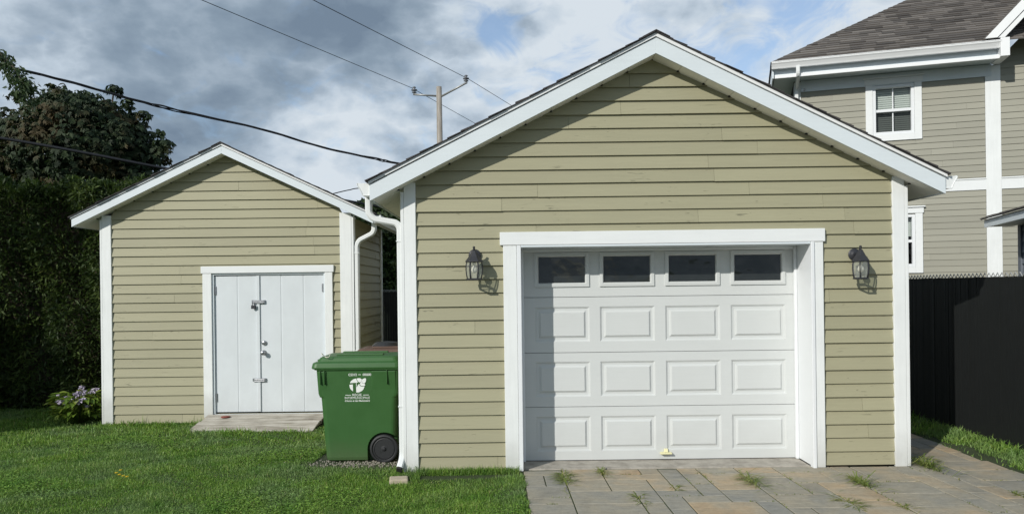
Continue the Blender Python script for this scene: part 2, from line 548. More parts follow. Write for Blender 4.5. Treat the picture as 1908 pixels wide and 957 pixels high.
# weathered planks
m, t, p, o = new_mat("weathered_plank")
v = attr(t)
sh = t.node('ShaderNodeCombineXYZ', i_0=t.math('MULTIPLY', v, 23.0), i_1=0.0, i_2=t.math('MULTIPLY', v, 11.0)).outputs[0]
g = t.noise(t.vmath('ADD', obj_co(t, (1.1, 24, 24)), sh), 1.0, 6, 0.68, 0.9)
b2 = t.noise(obj_co(t), 4, 3, 0.5)
c = t.ramp(t.math('ADD', t.math('MULTIPLY', g, 0.8), t.math('MULTIPLY', b2, 0.25)), [(0.38, (0.11, 0.09, 0.068)), (0.47, (0.30, 0.27, 0.22)), (0.56, (0.46, 0.43, 0.37)), (0.68, (0.56, 0.53, 0.47))])
t.put(p, 'Base Color', c); t.put(p, 'Roughness', 0.85); bump(t, p, g, 0.6, 0.006)
M['plank'] = m

# concrete slab
m, t, p, o = new_mat("old_concrete")
n = t.noise(obj_co(t), 7, 6, 0.65); n2 = t.noise(obj_co(t), 80, 2, 0.6)
t.put(p, 'Base Color', t.ramp(n, [(0.3, (0.22, 0.20, 0.17)), (0.6, (0.40, 0.37, 0.32))])); t.put(p, 'Roughness', 0.9); bump(t, p, n2, 0.4, 0.003)
M['concrete'] = m

# pavers: grey, buff and rusty stones, mottled within each
m, t, p, o = new_mat("mixed_paver")
v = attr(t)
n = t.noise(obj_co(t), 2.4, 4, 0.6, 0.4); n2 = t.noise(obj_co(t), 160, 3, 0.7); n3 = t.noise(obj_co(t, (5, 30, 5)), 1.0, 4, 0.6)
f = t.math('ADD', v, t.math('MULTIPLY', t.math('SUBTRACT', n, 0.5), 1.25))
c = t.ramp(f, [(0.05, (0.235, 0.230, 0.205)), (0.32, (0.280, 0.262, 0.215)), (0.55, (0.320, 0.284, 0.215)), (0.72, (0.36, 0.297, 0.208)), (0.86, (0.385, 0.292, 0.185)), (1.0, (0.375, 0.262, 0.155))])
n4 = t.maprange(t.noise(obj_co(t), 26, 4, 0.7), 0.32, 0.68, 0, 1, False); n3 = t.maprange(n3, 0.32, 0.68, 0, 1, False)
c = scale_col(t, c, t.math('ADD', 0.62, t.math('ADD', t.math('MULTIPLY', n2, 0.34), t.math('ADD', t.math('MULTIPLY', n3, 0.24), t.math('MULTIPLY', n4, 0.22)))))
st_ = t.noise(t.vmath('ADD', obj_co(t), (4.0, 2.0, 0.0)), 1.3, 5, 0.65, 0.6)
c = t.mix(t.maprange(st_, 0.54, 0.72, 0.0, 0.38), c, (0.12, 0.11, 0.09))      # old damp stains
t.put(p, 'Base Color', c); t.put(p, 'Roughness', 0.85); bump(t, p, t.math('ADD', t.math('ADD', n2, n3), n4), 0.5, 0.004)
M['paver'] = m

# lawn soil and grass blades
m, t, p, o = new_mat("lawn_soil")
n = t.noise(obj_co(t), 2.0, 5, 0.6); n2 = t.noise(obj_co(t), 60, 3, 0.7)
t.put(p, 'Base Color', t.ramp(t.math('ADD', t.math('MULTIPLY', n, 0.6), t.math('MULTIPLY', n2, 0.4)), [(0.3, (0.020, 0.034, 0.010)), (0.6, (0.045, 0.062, 0.020)), (0.8, (0.08, 0.07, 0.035))]))
t.put(p, 'Roughness', 0.95); bump(t, p, n2, 0.6, 0.02)
M['soil'] = m


def grass_mat(name):
    m, t, p, o = new_mat(name)
    v = attr(t)
    a = t.noise(obj_co(t), 1.1, 3, 0.55, 0.5); b = t.noise(t.vmath('ADD', obj_co(t), (9.0, 4.0, 0.0)), 2.7, 3, 0.6, 0.5)
    c = t.ramp(v, [(0.0, (0.076, 0.160, 0.019)), (0.42, (0.152, 0.292, 0.036)), (0.75, (0.250, 0.405, 0.063)), (0.93, (0.33, 0.42, 0.10)), (1.0, (0.42, 0.37, 0.17))])
    c = t.mix(t.maprange(a, 0.42, 0.66, 0.0, 0.62), c, (0.175, 0.265, 0.11))     # greyer fescue patches
    c = t.mix(t.maprange(b, 0.52, 0.66, 0.0, 0.55), c, (0.070, 0.200, 0.016))     # lush dark patches
    t.put(p, 'Base Color', c); t.put(p, 'Roughness', 0.5)
    tr = t.node('ShaderNodeBsdfTranslucent', i_Color=c); mx = t.node('ShaderNodeMixShader', i_0=0.32)
    t.l.new(p.outputs[0], mx.inputs[1]); t.l.new(tr.outputs[0], mx.inputs[2]); t.l.new(mx.outputs[0], o.inputs[0])
    return m
M['grass'] = grass_mat("lawn_grass")
M['gravel'] = simple("gravel_grey", (0.26, 0.24, 0.20), 0.9, mott=0.6, sc=40)
M['chestnut'] = leaf_mat("chestnut_leaf", [(0.1, (0.007, 0.019, 0.006)), (0.5, (0.017, 0.039, 0.010)), (0.8, (0.032, 0.058, 0.014)), (1.0, (0.058, 0.070, 0.018))], 0.25, 0.72, (0.058, 0.042, 0.010))
M['cedar'] = leaf_mat("cedar_spray", [(0.1, (0.014, 0.034, 0.008)), (0.5, (0.052, 0.090, 0.016)), (0.8, (0.11, 0.155, 0.030)), (1.0, (0.18, 0.19, 0.05))], 0.35, 0.6)
M['locust'] = leaf_mat("locust_leaf", [(0.1, (0.03, 0.06, 0.02)), (1.0, (0.07, 0.11, 0.035))], 0.35)
M['tree_green'] = leaf_mat("tree_leaf", [(0.1, (0.012, 0.026, 0.010)), (0.6, (0.035, 0.065, 0.018)), (1.0, (0.08, 0.11, 0.03))], 0.25)
M['hosta'] = leaf_mat("hosta_leaf", [(0.1, (0.08, 0.15, 0.020)), (0.6, (0.17, 0.26, 0.035)), (1.0, (0.30, 0.34, 0.07))], 0.3, 0.4)
M['weed'] = leaf_mat("weed_leaf", [(0.1, (0.11, 0.17, 0.03)), (0.6, (0.21, 0.27, 0.06)), (1.0, (0.36, 0.34, 0.12))], 0.4)
M['bark'] = simple("bark", (0.075, 0.058, 0.044), 0.9, mott=0.7, sc=14)
m, t, p, o = new_mat("grey_pole_wood")
g = t.noise(obj_co(t, (14, 14, 1.2)), 1.0, 5, 0.65)
t.put(p, 'Base Color', t.ramp(g, [(0.3, (0.17, 0.15, 0.125)), (0.7, (0.40, 0.365, 0.32))])); t.put(p, 'Roughness', 0.9)
M['pole'] = m

# ------------------------------------------------------------------ ground
def ss(x, a, b):
    q = min(1.0, max(0.0, (x - a) / (b - a))); return q * q * (3 - 2 * q)


def edge_x(y):          # where lawn meets pavers
    return 0.075 - 0.026 * y


def ground_z(x, y):
    z = -0.055 - 0.05 * ss(y, 0.2, 3.2)
    z += 0.008 * math.sin(x * 1.7 + y * 0.8) + 0.006 * math.sin(y * 2.3 - x * 0.6)
    if -1.6 < x < 0.2 and y > -0.6: z += 0.045 * ss(y, -0.32, -0.03) * ss(x, -1.3, -1.0)
    k = ss(x, -0.25, 0.10)
    z = z * (1 - k) + (-0.0185) * k
    k = ss(x, 4.55, 4.85)
    z = z * (1 - k) + (-0.005) * k
    return z


xs = [-900, -300, -100, -40, -20, -14] + [-11 + 0.25 * k for k in range(44)] + [0 + .2 * k for k in range(-1, 30)] + [6.4, 7.5, 10, 15, 25, 50, 120, 400, 900]
xs = sorted(set(round(x, 3) for x in xs))
ys = [-900, -200, -60, -25, -12, -8, -6] + [-5 + 0.25 * k for k in range(56)] + [-0.4, -0.32, -0.2, -0.12, -0.06, 0.06, 0.12] + [10, 12, 16, 24, 40, 80, 200, 500, 1500]
ys = sorted(set(ys))
gm = MB()
ids = [[None] * len(xs) for _ in ys]
for j, y in enumerate(ys):
    row = gm.pts([(x, y, ground_z(max(-12, min(8, x)), max(-6, min(12, y)))) for x in xs])
    ids[j] = row
for j in range(len(ys) - 1):
    for i in range(len(xs) - 1):
        gm.idx([ids[j][i], ids[j][i + 1], ids[j + 1][i + 1], ids[j + 1][i]])
tag(gm.build("lawn", M['soil'], smooth=True, fixn=False), kind='structure', label="low mown lawn beside the garage and sheds")

# paved driveway, each stone a bevelled block in one sheet
ang = 0.026


def DT(p_, q_, z):
    return (0.085 + p_ * math.cos(ang) - q_ * math.sin(ang) * 1.0, q_ * math.cos(ang) + p_ * 0.0 * math.sin(ang), z)


pv = MB(DT)
mod = 0.186; NX, NY = 25, 52; QY0 = -5.6; EDGES = []
occ = [[False] * NX for _ in range(NY)]
pr = random.Random(5)
sizes = [(2, 2), (2, 2), (3, 2), (3, 2), (2, 3), (2, 1), (3, 1), (1, 2), (2, 1)]
for j in range(NY):
    for i in range(NX):
        if occ[j][i]: continue
        opts = sizes[:]; pr.shuffle(opts); opts.append((1, 1))
        for (w, h) in opts:
            if i + w <= NX and j + h <= NY and not any(occ[j + b][i + a] for a in range(w) for b in range(h)): break
        for a in range(w):
            for b in range(h): occ[j + b][i + a] = True
        x0, x1 = i * mod + 0.0055, (i + w) * mod - 0.0055
        y0, y1 = QY0 + j * mod + 0.0055, QY0 + (j + h) * mod - 0.0055
        if y0 > -0.02 and x0 < 3.72: continue
        if y0 <= 0.0 < y1 and x0 < 3.72: y1 = min(y1, 0.0)
        if y1 - y0 < 0.02: continue
        EDGES += [(x0 - 0.0035, y0, x0 - 0.0035, y1), (x0, y0 - 0.0035, x1, y0 - 0.0035)]
        jz = pr.uniform(-0.002, 0.002); zt = -0.012 + jz; zb = -0.06; c_ = 0.0035
        var = min(1, max(0, 0.12 + 0.78 * pr.betavariate(1.1, 1.7)))
        tl = [zt + pr.uniform(-0.0012, 0.0012) for _ in range(4)]
        A = pv.pts([(x0, y0, zb), (x1, y0, zb), (x1, y1, zb), (x0, y1, zb)])
        B = pv.pts([(x0, y0, zt - c_), (x1, y0, zt - c_), (x1, y1, zt - c_), (x0, y1, zt - c_)])
        C = pv.pts([(x0 + c_, y0 + c_, tl[0]), (x1 - c_, y0 + c_, tl[1]), (x1 - c_, y1 - c_, tl[2]), (x0 + c_, y1 - c_, tl[3])])
        for P_, Q_ in ((A, B), (B, C)):
            for k in range(4): pv.idx([P_[k], P_[(k + 1) % 4], Q_[(k + 1) % 4], Q_[k]], var)
        pv.idx(C, var)
tag(pv.build("driveway", M['paver']), kind='structure', label="paved driveway of mixed grey and buff stone in front of the garage")


# ------------------------------------------------------------------ lap siding
def siding(mb, z0, z1, ex, clip, openings=(), th=0.021, rnd=None, joint=(0.9, 2.6), base=0.004):
    """lapped boards on the local plane y = 0 facing -y; clip(z) gives the board run at that height"""
    rnd = rnd or rng
    z = z0
    while z < z1 - 1e-4:
        zt = min(z + ex, z1)
        lo, hi = clip(z)
        joints = []
        x = lo + rnd.uniform(0.3, joint[1])
        while x < hi - 0.25:
            joints.append(x); x += rnd.uniform(*joint)
        cuts = sorted({z, zt} | {q for (_, _, a, b) in openings for q in (a, b) if z < q < zt})
        bounds = [lo] + joints + [hi]
        info = [(rnd.random(), rnd.uniform(-0.003, 0.003), rnd.uniform(-0.0022, 0.0016), rnd.uniform(-0.0022, 0.0016)) for _ in range(len(bounds) - 1)]
        for za, zb in zip(cuts, cuts[1:]):
            zm = 0.5 * (za + zb)
            for bi in range(len(bounds) - 1):
                segs = [(bounds[bi] + (0.001 if bi else 0), bounds[bi + 1] - (0.001 if bi < len(bounds) - 2 else 0))]
                for (oa, ob, oz0, oz1) in openings:
                    if oz0 < zm < oz1:
                        ns = []
                        for (a, b) in segs:
                            if ob <= a or oa >= b: ns.append((a, b)); continue
                            if a < oa: ns.append((a, oa))
                            if b > ob: ns.append((ob, b))
                        segs = ns
                var, dth, j0, j1 = info[bi]
                for (a, b) in segs:
                    la, ha = clip(za); lb, hb = clip(zb)
                    a0, b0 = max(a, la), min(b, ha)
                    if b0 - a0 < 0.004: continue
                    a1, b1 = max(a, lb), min(b, hb)
                    if b1 - a1 < 0.001: a1 = b1 = min(max(0.5 * (lb + hb), a0), b0); b1 += 0.001
                    ta = base + (th + dth) * (1 - (za - z) / ex); tb = base + (th + dth) * (1 - (zb - z) / ex)
                    q0 = j0 if za == z and z > z0 else 0.0; q1 = j1 if za == z and z > z0 else 0.0
                    f = [(a0, -ta, za + q0), (b0, -ta, za + q1), (b1, -tb, zb), (a1, -tb, zb)]
                    k = [(a0, 0, za + q0), (b0, 0, za + q1), (b1, 0, zb), (a1, 0, zb)]
                    i = mb.pts(f + k)
                    mb.idx([i[0], i[1], i[2], i[3]], var)
                    mb.idx([i[4], i[5], i[1], i[0]], var)
                    mb.idx([i[4], i[0], i[3], i[7]], var); mb.idx([i[1], i[5], i[6], i[2]], var)
        z = zt


def shingle_slope(mb, fmap, length, run0, run1, expo, rnd, tab=(0.18, 0.42), th=0.012, ragged=0.012):
    """courses of tabs on a slope; fmap(along, up_slope, lift) -> point; along 0..length(s) -> (a0, a1)"""
    s = run0
    while s < run1 - 1e-4:
        st = min(s + expo * 1.25, run1)
        a0, a1 = length(s)
        a0t, a1t = length(min(s + expo, run1))
        a = a0 + rnd.uniform(-ragged, ragged)
        end = a1 + rnd.uniform(-ragged, ragged)
        while a < end - 0.01:
            b = min(a + rnd.uniform(*tab), end)
            var = rnd.random(); t1 = th * rnd.uniform(0.8, 1.5)
            ua, ub = a, b
            if a <= a0 + ragged: ua = a + (a0t - a0)
            if b >= end - 1e-6: ub = b + (a1t - a1)
            ua = max(ua, a0t - ragged) if a0t > a0 else ua
            ub = min(ub, a1t + ragged) if a1t < a1 else ub
            if ub < ua: ub = ua + 0.001
            i = mb.pts([fmap(a, s, t1), fmap(b, s, t1), fmap(ub, st, 0.002), fmap(ua, st, 0.002), fmap(a, s, -0.001), fmap(b, s, -0.001), fmap(ub, st, -0.001), fmap(ua, st, -0.001)])
            mb.idx([i[0], i[1], i[2], i[3]], var); mb.idx([i[4], i[5], i[1], i[0]], var)
            mb.idx([i[4], i[0], i[3], i[7]], var); mb.idx([i[1], i[5], i[6], i[2]], var)
            a = b + 0.0015
        s += expo


def gable_roof(root, xm, half, zl, pitch, y0, y1, fh, sh_th, tagrnd, wall_x, trim_h=0.043, soffit_name="soffit"):
    """rake boards, eave boards, vented soffit and shingles of a simple gable roof whose ridge runs along y"""
    apex = zl + half * pitch
    L = math.hypot(half, half * pitch); cs = half / L; sn = half * pitch / L
    for sg in (-1, 1):
        # rake board with a proud upper strip
        mb = MB()
        e = xm + sg * half
        a = [(e, zl), (xm, apex), (xm, apex + fh - trim_h), (e, zl + fh - trim_h)]
        mb.prism_y(a, y0, y0 + 0.022)
        mb.build("rake_board", M['alu'], root, bevel=0.002)
        mb = MB()
        e2_ = e + sg * 0.012; g = 0.006
        b = [(e2_, zl + fh - trim_h + g), (xm, apex + fh - trim_h + g), (xm, apex + fh), (e2_, zl + fh - 0.006)]
        mb.prism_y(b, y0 - 0.014, y0 + 0.012)
        mb.build("rake_moulding", M['alu_w'], root, bevel=0.002)
        # eave board
        mb = MB()
        mb.box(min(e - sg * 0.02, e), max(e - sg * 0.02, e), y0 + 0.023, y1, zl + 0.003, zl + fh - 0.004)
        mb.build("eave_board", M['alu'], root)
        # soffit: panels with open joints, following the slope
        mb = MB()
        so = 0.004
        n = int(L / 0.295) + 1
        for k in range(n):
            s0 = k * L / n + 0.003; s1 = (k + 1) * L / n - 0.003
            def pz(s_): return (e - sg * s_ * cs, zl + so + s_ * sn)
            (xa, za), (xb, zb) = pz(s0), pz(s1)
            yy1 = y0 + 0.022 + 0.26
            mb.hexa([(xa, y0 + 0.022, za), (xb, y0 + 0.022, zb), (xb, yy1, zb), (xa, yy1, za)],
                    [(xa, y0 + 0.022, za + 0.008), (xb, y0 + 0.022, zb + 0.008), (xb, yy1, zb + 0.008), (xa, yy1, za + 0.008)], rng.random())
        # eave soffit running back
        inset = abs(e - wall_x[0 if sg < 0 else 1])
        ny = int((y1 - y0 - 0.3) / 0.3)
        for k in range(ny):
            ya = y0 + 0.285 + k * 0.3; yb = ya + 0.296
            xa = e - sg * 0.021; xb = e - sg * (inset + 0.01)
            za = zl + so + 0.021 * pitch; zb = zl + so + (inset + 0.01) * pitch
            mb.hexa([(xa, ya, za), (xb, ya, zb), (xb, yb, zb), (xa, yb, za)], [(xa, ya, za + 0.008), (xb, ya, zb + 0.008), (xb, yb, zb + 0.008), (xa, yb, za + 0.008)], rng.random())
        # deck above
        mb.hexa([(e - sg * 0.02, y0 + 0.03, zl + so + 0.012), (xm, y0 + 0.03, apex + so + 0.012), (xm, y1, apex + so + 0.012), (e - sg * 0.02, y1, zl + so + 0.012)],
                [(e - sg * 0.02, y0 + 0.03, zl + fh - 0.012), (xm, y0 + 0.03, apex + fh - 0.012), (xm, y1, apex + fh - 0.012), (e - sg * 0.02, y1, zl + fh - 0.012)])
        # dark vent clips where the panels meet the wall
        mb.cur = 1
        for k in range(1, n):
            s_ = k * L / n
            xa, za = e - sg * s_ * cs, zl + so + s_ * sn
            mb.box(xa - 0.011, xa + 0.011, y0 + 0.17, y0 + 0.19, za - 0.010, za + 0.004)
        mb.build(soffit_name, [M['soffit'], M['dark']], root)
        # shingles
        mb = MB()
        base_l = 0.03
        def fm(al, s_, lift, e=e, sg=sg):
            ss_ = s_ - 0.035
            return (e - sg * ss_ * cs + sg * (lift) * sn, al, zl + fh - 0.002 + ss_ * sn + (lift) * cs)
        # underlayment slab
        ii = []
        mb.hexa([fm(y0 - 0.03, 0, 0), fm(y0 - 0.03, L + 0.035, 0), fm(y1 + 0.03, L + 0.035, 0), fm(y1 + 0.03, 0, 0)],
                [fm(y0 - 0.03, 0, sh_th), fm(y0 - 0.03, L + 0.035, sh_th), fm(y1 + 0.03, L + 0.035, sh_th), fm(y1 + 0.03, 0, sh_th)], 0.35)
        def fm2(al, s_, lift): return fm(al, s_, lift + sh_th)
        shingle_slope(mb, fm2, lambda s_: (y0 - 0.032, y1 + 0.03), 0.0, L + 0.035, 0.145, tagrnd, ragged=0.014, th=0.011)
        mb.build("shingles", M['shingle'], root, fixn=False)
    # ridge cap
    mb = MB()
    zc_ = apex + fh + sh_th - 0.004
    yy = y0 - 0.035
    while yy < y1:
        yb = min(yy + 0.3, y1 + 0.03); w = 0.13
        for sg in (-1, 1):
            mb.hexa([(xm, yy, zc_ + 0.010), (xm + sg * w, yy, zc_ + 0.010 - w * pitch), (xm + sg * w, yb, zc_ - w * pitch), (xm, yb, zc_)],
                    [(xm, yy, zc_ + 0.020), (xm + sg * w, yy, zc_ + 0.019 - w * pitch), (xm + sg * w, yb, zc_ + 0.006 - w * pitch), (xm, yb, zc_ + 0.012)], tagrnd.random())
        yy += 0.3
    mb.build("ridge_cap", M['shingle'], root)


def k_gutter(root, x, sg, y0, y1, ztop, w=0.115, h=0.115):
    """K-style gutter along y whose back is at x; sg = outward side"""
    prof = [(0, ztop), (0, ztop - h), (0.55 * w, ztop - h), (0.66 * w, ztop - 0.72 * h), (0.86 * w, ztop - 0.34 * h), (w, ztop - 0.14 * h), (w, ztop)]
    inner = [(p_[0] * 0.94 + 0.003, p_[1] + 0.004) for p_ in prof]
    mb = MB()
    P_ = [(x + sg * a, b) for a, b in prof]
    for (xa, za), (xb, zb) in zip(P_, P_[1:]):
        mb.face([(xa, y0, za), (xb, y0, zb), (xb, y1, zb), (xa, y1, za)])
        d = 0.003
        mb.face([(xa - sg * d, y0, za + d), (xb - sg * d, y0, zb + d), (xb - sg * d, y1, zb + d), (xa - sg * d, y1, za + d)])
    lip = x + sg * w
    mb.box(min(lip, lip - sg * 0.016), max(lip, lip - sg * 0.016), y0 - 0.002, y1, ztop - 0.004, ztop + 0.004)
    for yy in (y0 - 0.004, y1):
        mb.prism_y([(x + sg * a, b) for a, b in prof], yy, yy + 0.004)
    # cap rim
    for (xa, za), (xb, zb) in zip(P_, P_[1:]):
        mb.tube([(xa, y0 - 0.006, za), (xb, y0 - 0.006, zb)], 0.005, 5)
    return mb.build("gutter", M['gutter'], root)


# ------------------------------------------------------------------ GARAGE
G = thing("garage", "large olive beige garage with white trim and closed white overhead door", "garage", (1.385, 3.0, 0))
GX0, GX1, GXM = -1.037, 3.807, 1.385
GHALF, GZL, GP = 2.718, 2.595, 0.5
GL = 6.4


def g_clip(z):
    zz = GZL + 0.004 + (0.305) * GP          # soffit height at the corner
    if z <= zz: return (GX0 + 0.1, GX1 - 0.1)
    d = (z - zz) / GP
    return (GX0 - 0.008 + d, GX1 + 0.008 - d)


OX0, OX1, OZ = 0.09, 2.89, 2.15
mb = MB()
siding(mb, 0.008, GZL + GHALF * GP + 0.004, 0.1315, g_clip, [(OX0 - 0.02, OX1 + 0.02, -1, OZ + 0.02)], rnd=random.Random(21), joint=(1.1, 3.2))
fw = mb.build("siding", M['siding'], G, fixn=False)
# shell behind the boards
mb = MB()
shell = [(GX0 + 0.01, 0.0), (OX0 - 0.012, 0.0), (OX0 - 0.012, OZ + 0.012), (OX1 + 0.012, OZ + 0.012), (OX1 + 0.012, 0.0), (GX1 - 0.01, 0.0), (GX1 - 0.01, 2.70), (GXM, 3.94), (GX0 + 0.01, 2.70)]
mb.prism_y(shell, 0.001, 0.10)
mb.box(GX0 + 0.01, GX0 + 0.09, 0.10, GL, 0.0, 2.72); mb.box(GX1 - 0.09, GX1 - 0.01, 0.10, GL, 0.0, 2.72)
mb.prism_y([(GX0 + 0.1, 0), (GX1 - 0.1, 0), (GX1 - 0.1, 2.74), (GXM, 3.94), (GX0 + 0.1, 2.74)], GL - 0.1, GL - 0.01)
mb.build("wall", M['siding'], G)
for (xw, sg) in ((GX0, -1), (GX1, 1)):
    mb = MB((lambda xw, sg: lambda x, y, z: (xw - sg * 0.012 - sg * y, x, z))(xw, sg))
    siding(mb, 0.008, 2.74, 0.1315, lambda z: (0.11, GL - 0.1), rnd=random.Random(3), joint=(1.1, 3.2))
    mb.build("siding", M['siding'], G)
for (xa, xb) in ((GX0, GX0 + 0.113), (GX1 - 0.116, GX1)):
    mb = MB(); mb.box(xa, xb, -0.036, -0.001, -0.012, 2.79); mb.build("corner_board", M['trim'], G, bevel=0.004)
for (xa, xb) in ((GX0 - 0.034, GX0 - 0.002), (GX1 + 0.002, GX1 + 0.034)):
    mb = MB(); mb.box(xa, xb, -0.0345, 0.10, -0.01, 2.70); mb.build("corner_board", M['trim'], G, bevel=0.003)
# foundation and slab
mb = MB()
mb.box(GX0 + 0.03, OX0, 0.02, GL - 0.03, -0.25, 0.004); mb.box(OX1, GX1 - 0.03, 0.02, GL - 0.03, -0.25, 0.004)
mb.build("foundation", M['dirt'], G)
mb = MB(); mb.box(OX0 + 0.001, OX1 - 0.001, 0.015, GL - 0.2, -0.2, -0.004); mb.build("floor_slab", M['concrete'], G, bevel=0.006)
# casing
mb = MB(); mb.box(-0.082, 0.048, -0.044, -0.002, -0.01, 2.1695); mb.build("door_casing", M['trim'], G, bevel=0.004)
mb = MB(); mb.box(2.925, 3.012, -0.044, -0.002, -0.01, 2.1695); mb.build("door_casing", M['trim'], G, bevel=0.004)
mb = MB(); mb.box(-0.112, 3.030, -0.052, -0.002, 2.172, 2.298); mb.build("door_casing", M['trim_h'], G, bevel=0.004)
# jamb (wrapped in metal), recess depth 0.31
JY = 0.335
mb = MB()
mb.box(0.050, OX0, -0.050, JY, -0.008, OZ + 0.02); mb.build("door_jamb", M['vinyl'], G, bevel=0.004)
mb = MB()
mb.box(OX1, 2.923, -0.056, JY, -0.02, OZ + 0.02); mb.build("door_jamb", M['vinyl'], G, bevel=0.004)
mb = MB()
mb.box(0.050, 2.923, -0.050, JY, OZ + 0.0202, OZ + 0.02 + 0.0); mb.v = []; mb.f = []; mb.var = []; mb.mi = []
mb.box(OX0 + 0.001, OX1 - 0.001, -0.048, JY, OZ, 2.170); mb.build("door_jamb", M['alu'], G, bevel=0.003)
# stops
mb = MB()
mb.box(OX0 + 0.001, OX0 + 0.030, 0.297, 0.338, -0.003, OZ - 0.001); mb.build("door_stop", M['vinyl'], G, bevel=0.006)
mb = MB()
mb.box(OX1 - 0.030, OX1 - 0.001, 0.297, 0.338, -0.003, OZ - 0.001); mb.build("door_stop", M['vinyl'], G, bevel=0.006)
mb = MB()
mb.box(OX0 + 0.031, OX1 - 0.031, 0.310, 0.338, OZ - 0.03, OZ - 0.001); mb.build("door_stop", M['vinyl'], G, bevel=0.004)

# overhead door: four sections, twelve raised panels, four windows
DY = 0.340
PX = [0.508, 1.170, 1.836, 2.503]
seams = [0.0, 0.545, 1.096, 1.660, 2.22]


def rect_pts(cx, cz, w, h, y):
    return [(cx - w / 2, y, cz - h / 2), (cx + w / 2, y, cz - h / 2), (cx + w / 2, y, cz + h / 2), (cx - w / 2, y, cz + h / 2)]


def grid_face(mb, x0, x1, z0, z1, y, holes):
    """front face with rectangular holes in a row (all with the same z range)"""
    hz0, hz1 = holes[0][2], holes[0][3]
    mb.face([(x0, y, z0), (x1, y, z0), (x1, y, hz0), (x0, y, hz0)])
    mb.face([(x0, y, hz1), (x1, y, hz1), (x1, y, z1), (x0, y, z1)])
    xs_ = [x0] + [q for h in holes for q in (h[0], h[1])] + [x1]
    for k in range(0, len(xs_), 2):
        mb.face([(xs_[k], y, hz0), (xs_[k + 1], y, hz0), (xs_[k + 1], y, hz1), (xs_[k], y, hz1)])


mb = MB()
dx0, dx1 = OX0 + 0.012, OX1 - 0.012
for si in range(4):
    z0, z1 = seams[si] + (0.0025 if si else 0.004), seams[si + 1] - 0.0025
    if si < 3:
        cz = 0.5 * (seams[si] + seams[si + 1]) + (0.005 if si else -0.002); pw, ph = 0.555, 0.352
        grid_face(mb, dx0, dx1, z0, z1, DY, [(c_ - pw / 2, c_ + pw / 2, cz - ph / 2, cz + ph / 2) for c_ in PX])
        for c_ in PX:
            steps = [(0, 0.0), (0.005, 0.007), (0.010, 0.0075), (0.016, 0.015), (0.040, 0.015), (0.047, 0.007), (0.052, 0.0065), (0.058, -0.003)]
            rings = [mb.pts(rect_pts(c_, cz, pw - 2 * a, ph - 2 * a, DY + d)) for a, d in steps]
            for A, B in zip(rings, rings[1:]):
                for k in range(4): mb.idx([A[k], A[(k + 1) % 4], B[(k + 1) % 4], B[k]])
            mb.idx(rings[-1])
    else:
        cz = 1.937; pw, ph = 0.555, 0.346
        grid_face(mb, dx0, dx1, z0, z1, DY, [(c_ - pw / 2 + 0.04, c_ + pw / 2 - 0.04, cz - ph / 2 + 0.04, cz + ph / 2 - 0.04) for c_ in PX])
    # edges and back
    mb.face([(dx0, DY, z0), (dx1, DY, z0), (dx1, DY + 0.045, z0), (dx0, DY + 0.045, z0)])
    mb.face([(dx0, DY, z1), (dx1, DY, z1), (dx1, DY + 0.045, z1), (dx0, DY + 0.045, z1)])
    mb.face([(dx0, DY + 0.045, z0 - 0.003), (dx1, DY + 0.045, z0 - 0.003), (dx1, DY + 0.045, z1 + 0.003), (dx0, DY + 0.045, z1 + 0.003)])
gd = mb.build("garage_door", M['door'], G, fixn=False)
for c_ in PX:
    cz = 1.937; pw, ph = 0.555, 0.346
    mb = MB()
    st = [(0, 0.0), (0.0, -0.014), (0.030, -0.016), (0.038, -0.008), (0.042, 0.010)]
    rings = [mb.pts(rect_pts(c_, cz, pw - 2 * a, ph - 2 * a, DY + d)) for a, d in st]
    for A, B in zip(rings, rings[1:]):
        for k in range(4): mb.idx([A[k], A[(k + 1) % 4], B[(k + 1) % 4], B[k]])
    mb.build("window_frame", M['door'], gd, fixn=False)
    mb = MB(); mb.face(rect_pts(c_, cz, pw - 0.078, ph - 0.078, DY + 0.008)); mb.build("window_pane", M['pane_dark'], gd, fixn=False)
mb = MB()
mb.prism_x([(DY - 0.003, 0.055), (DY - 0.05, 0.060), (DY - 0.05, 0.072), (DY - 0.003, 0.078)], 1.485, 1.60)
mb.prism_x([(DY - 0.003, 0.078), (DY - 0.03, 0.076), (DY - 0.012, 0.110), (DY - 0.003, 0.112)], 1.525, 1.565)
mb.build("handle", M['cream'], gd, bevel=0.003)
mb = MB(); mb.box(dx0, dx1, DY + 0.006, DY + 0.04, -0.003, 0.004); mb.build("bottom_seal", M['dark'], gd)

gable_roof(G, GXM, GHALF, GZL, GP, -0.215, GL + 0.2, 0.193, 0.006, random.Random(31), (GX0, GX1))
k_gutter(G, -1.338, -1, -0.19, GL + 0.15, 2.765)
k_gutter(G, 4.108, 1, -0.19, GL + 0.15, 2.765)


def bend(path, r=0.05, n=4):
    P = [Vector(p_) for p_ in path]; outp = [P[0]]
    for a, b, c_ in zip(P, P[1:], P[2:]):
        d1 = (b - a).normalized(); d2 = (c_ - b).normalized()
        rr = min(r, (b - a).length * 0.45, (c_ - b).length * 0.45)
        p0 = b - d1 * rr; p1 = b + d2 * rr
        for k in range(n + 1):
            t_ = k / n
            outp.append((p0 * (1 - t_) ** 2) + b * (2 * t_ * (1 - t_)) + p1 * t_ ** 2)
    outp.append(P[-1]); return outp


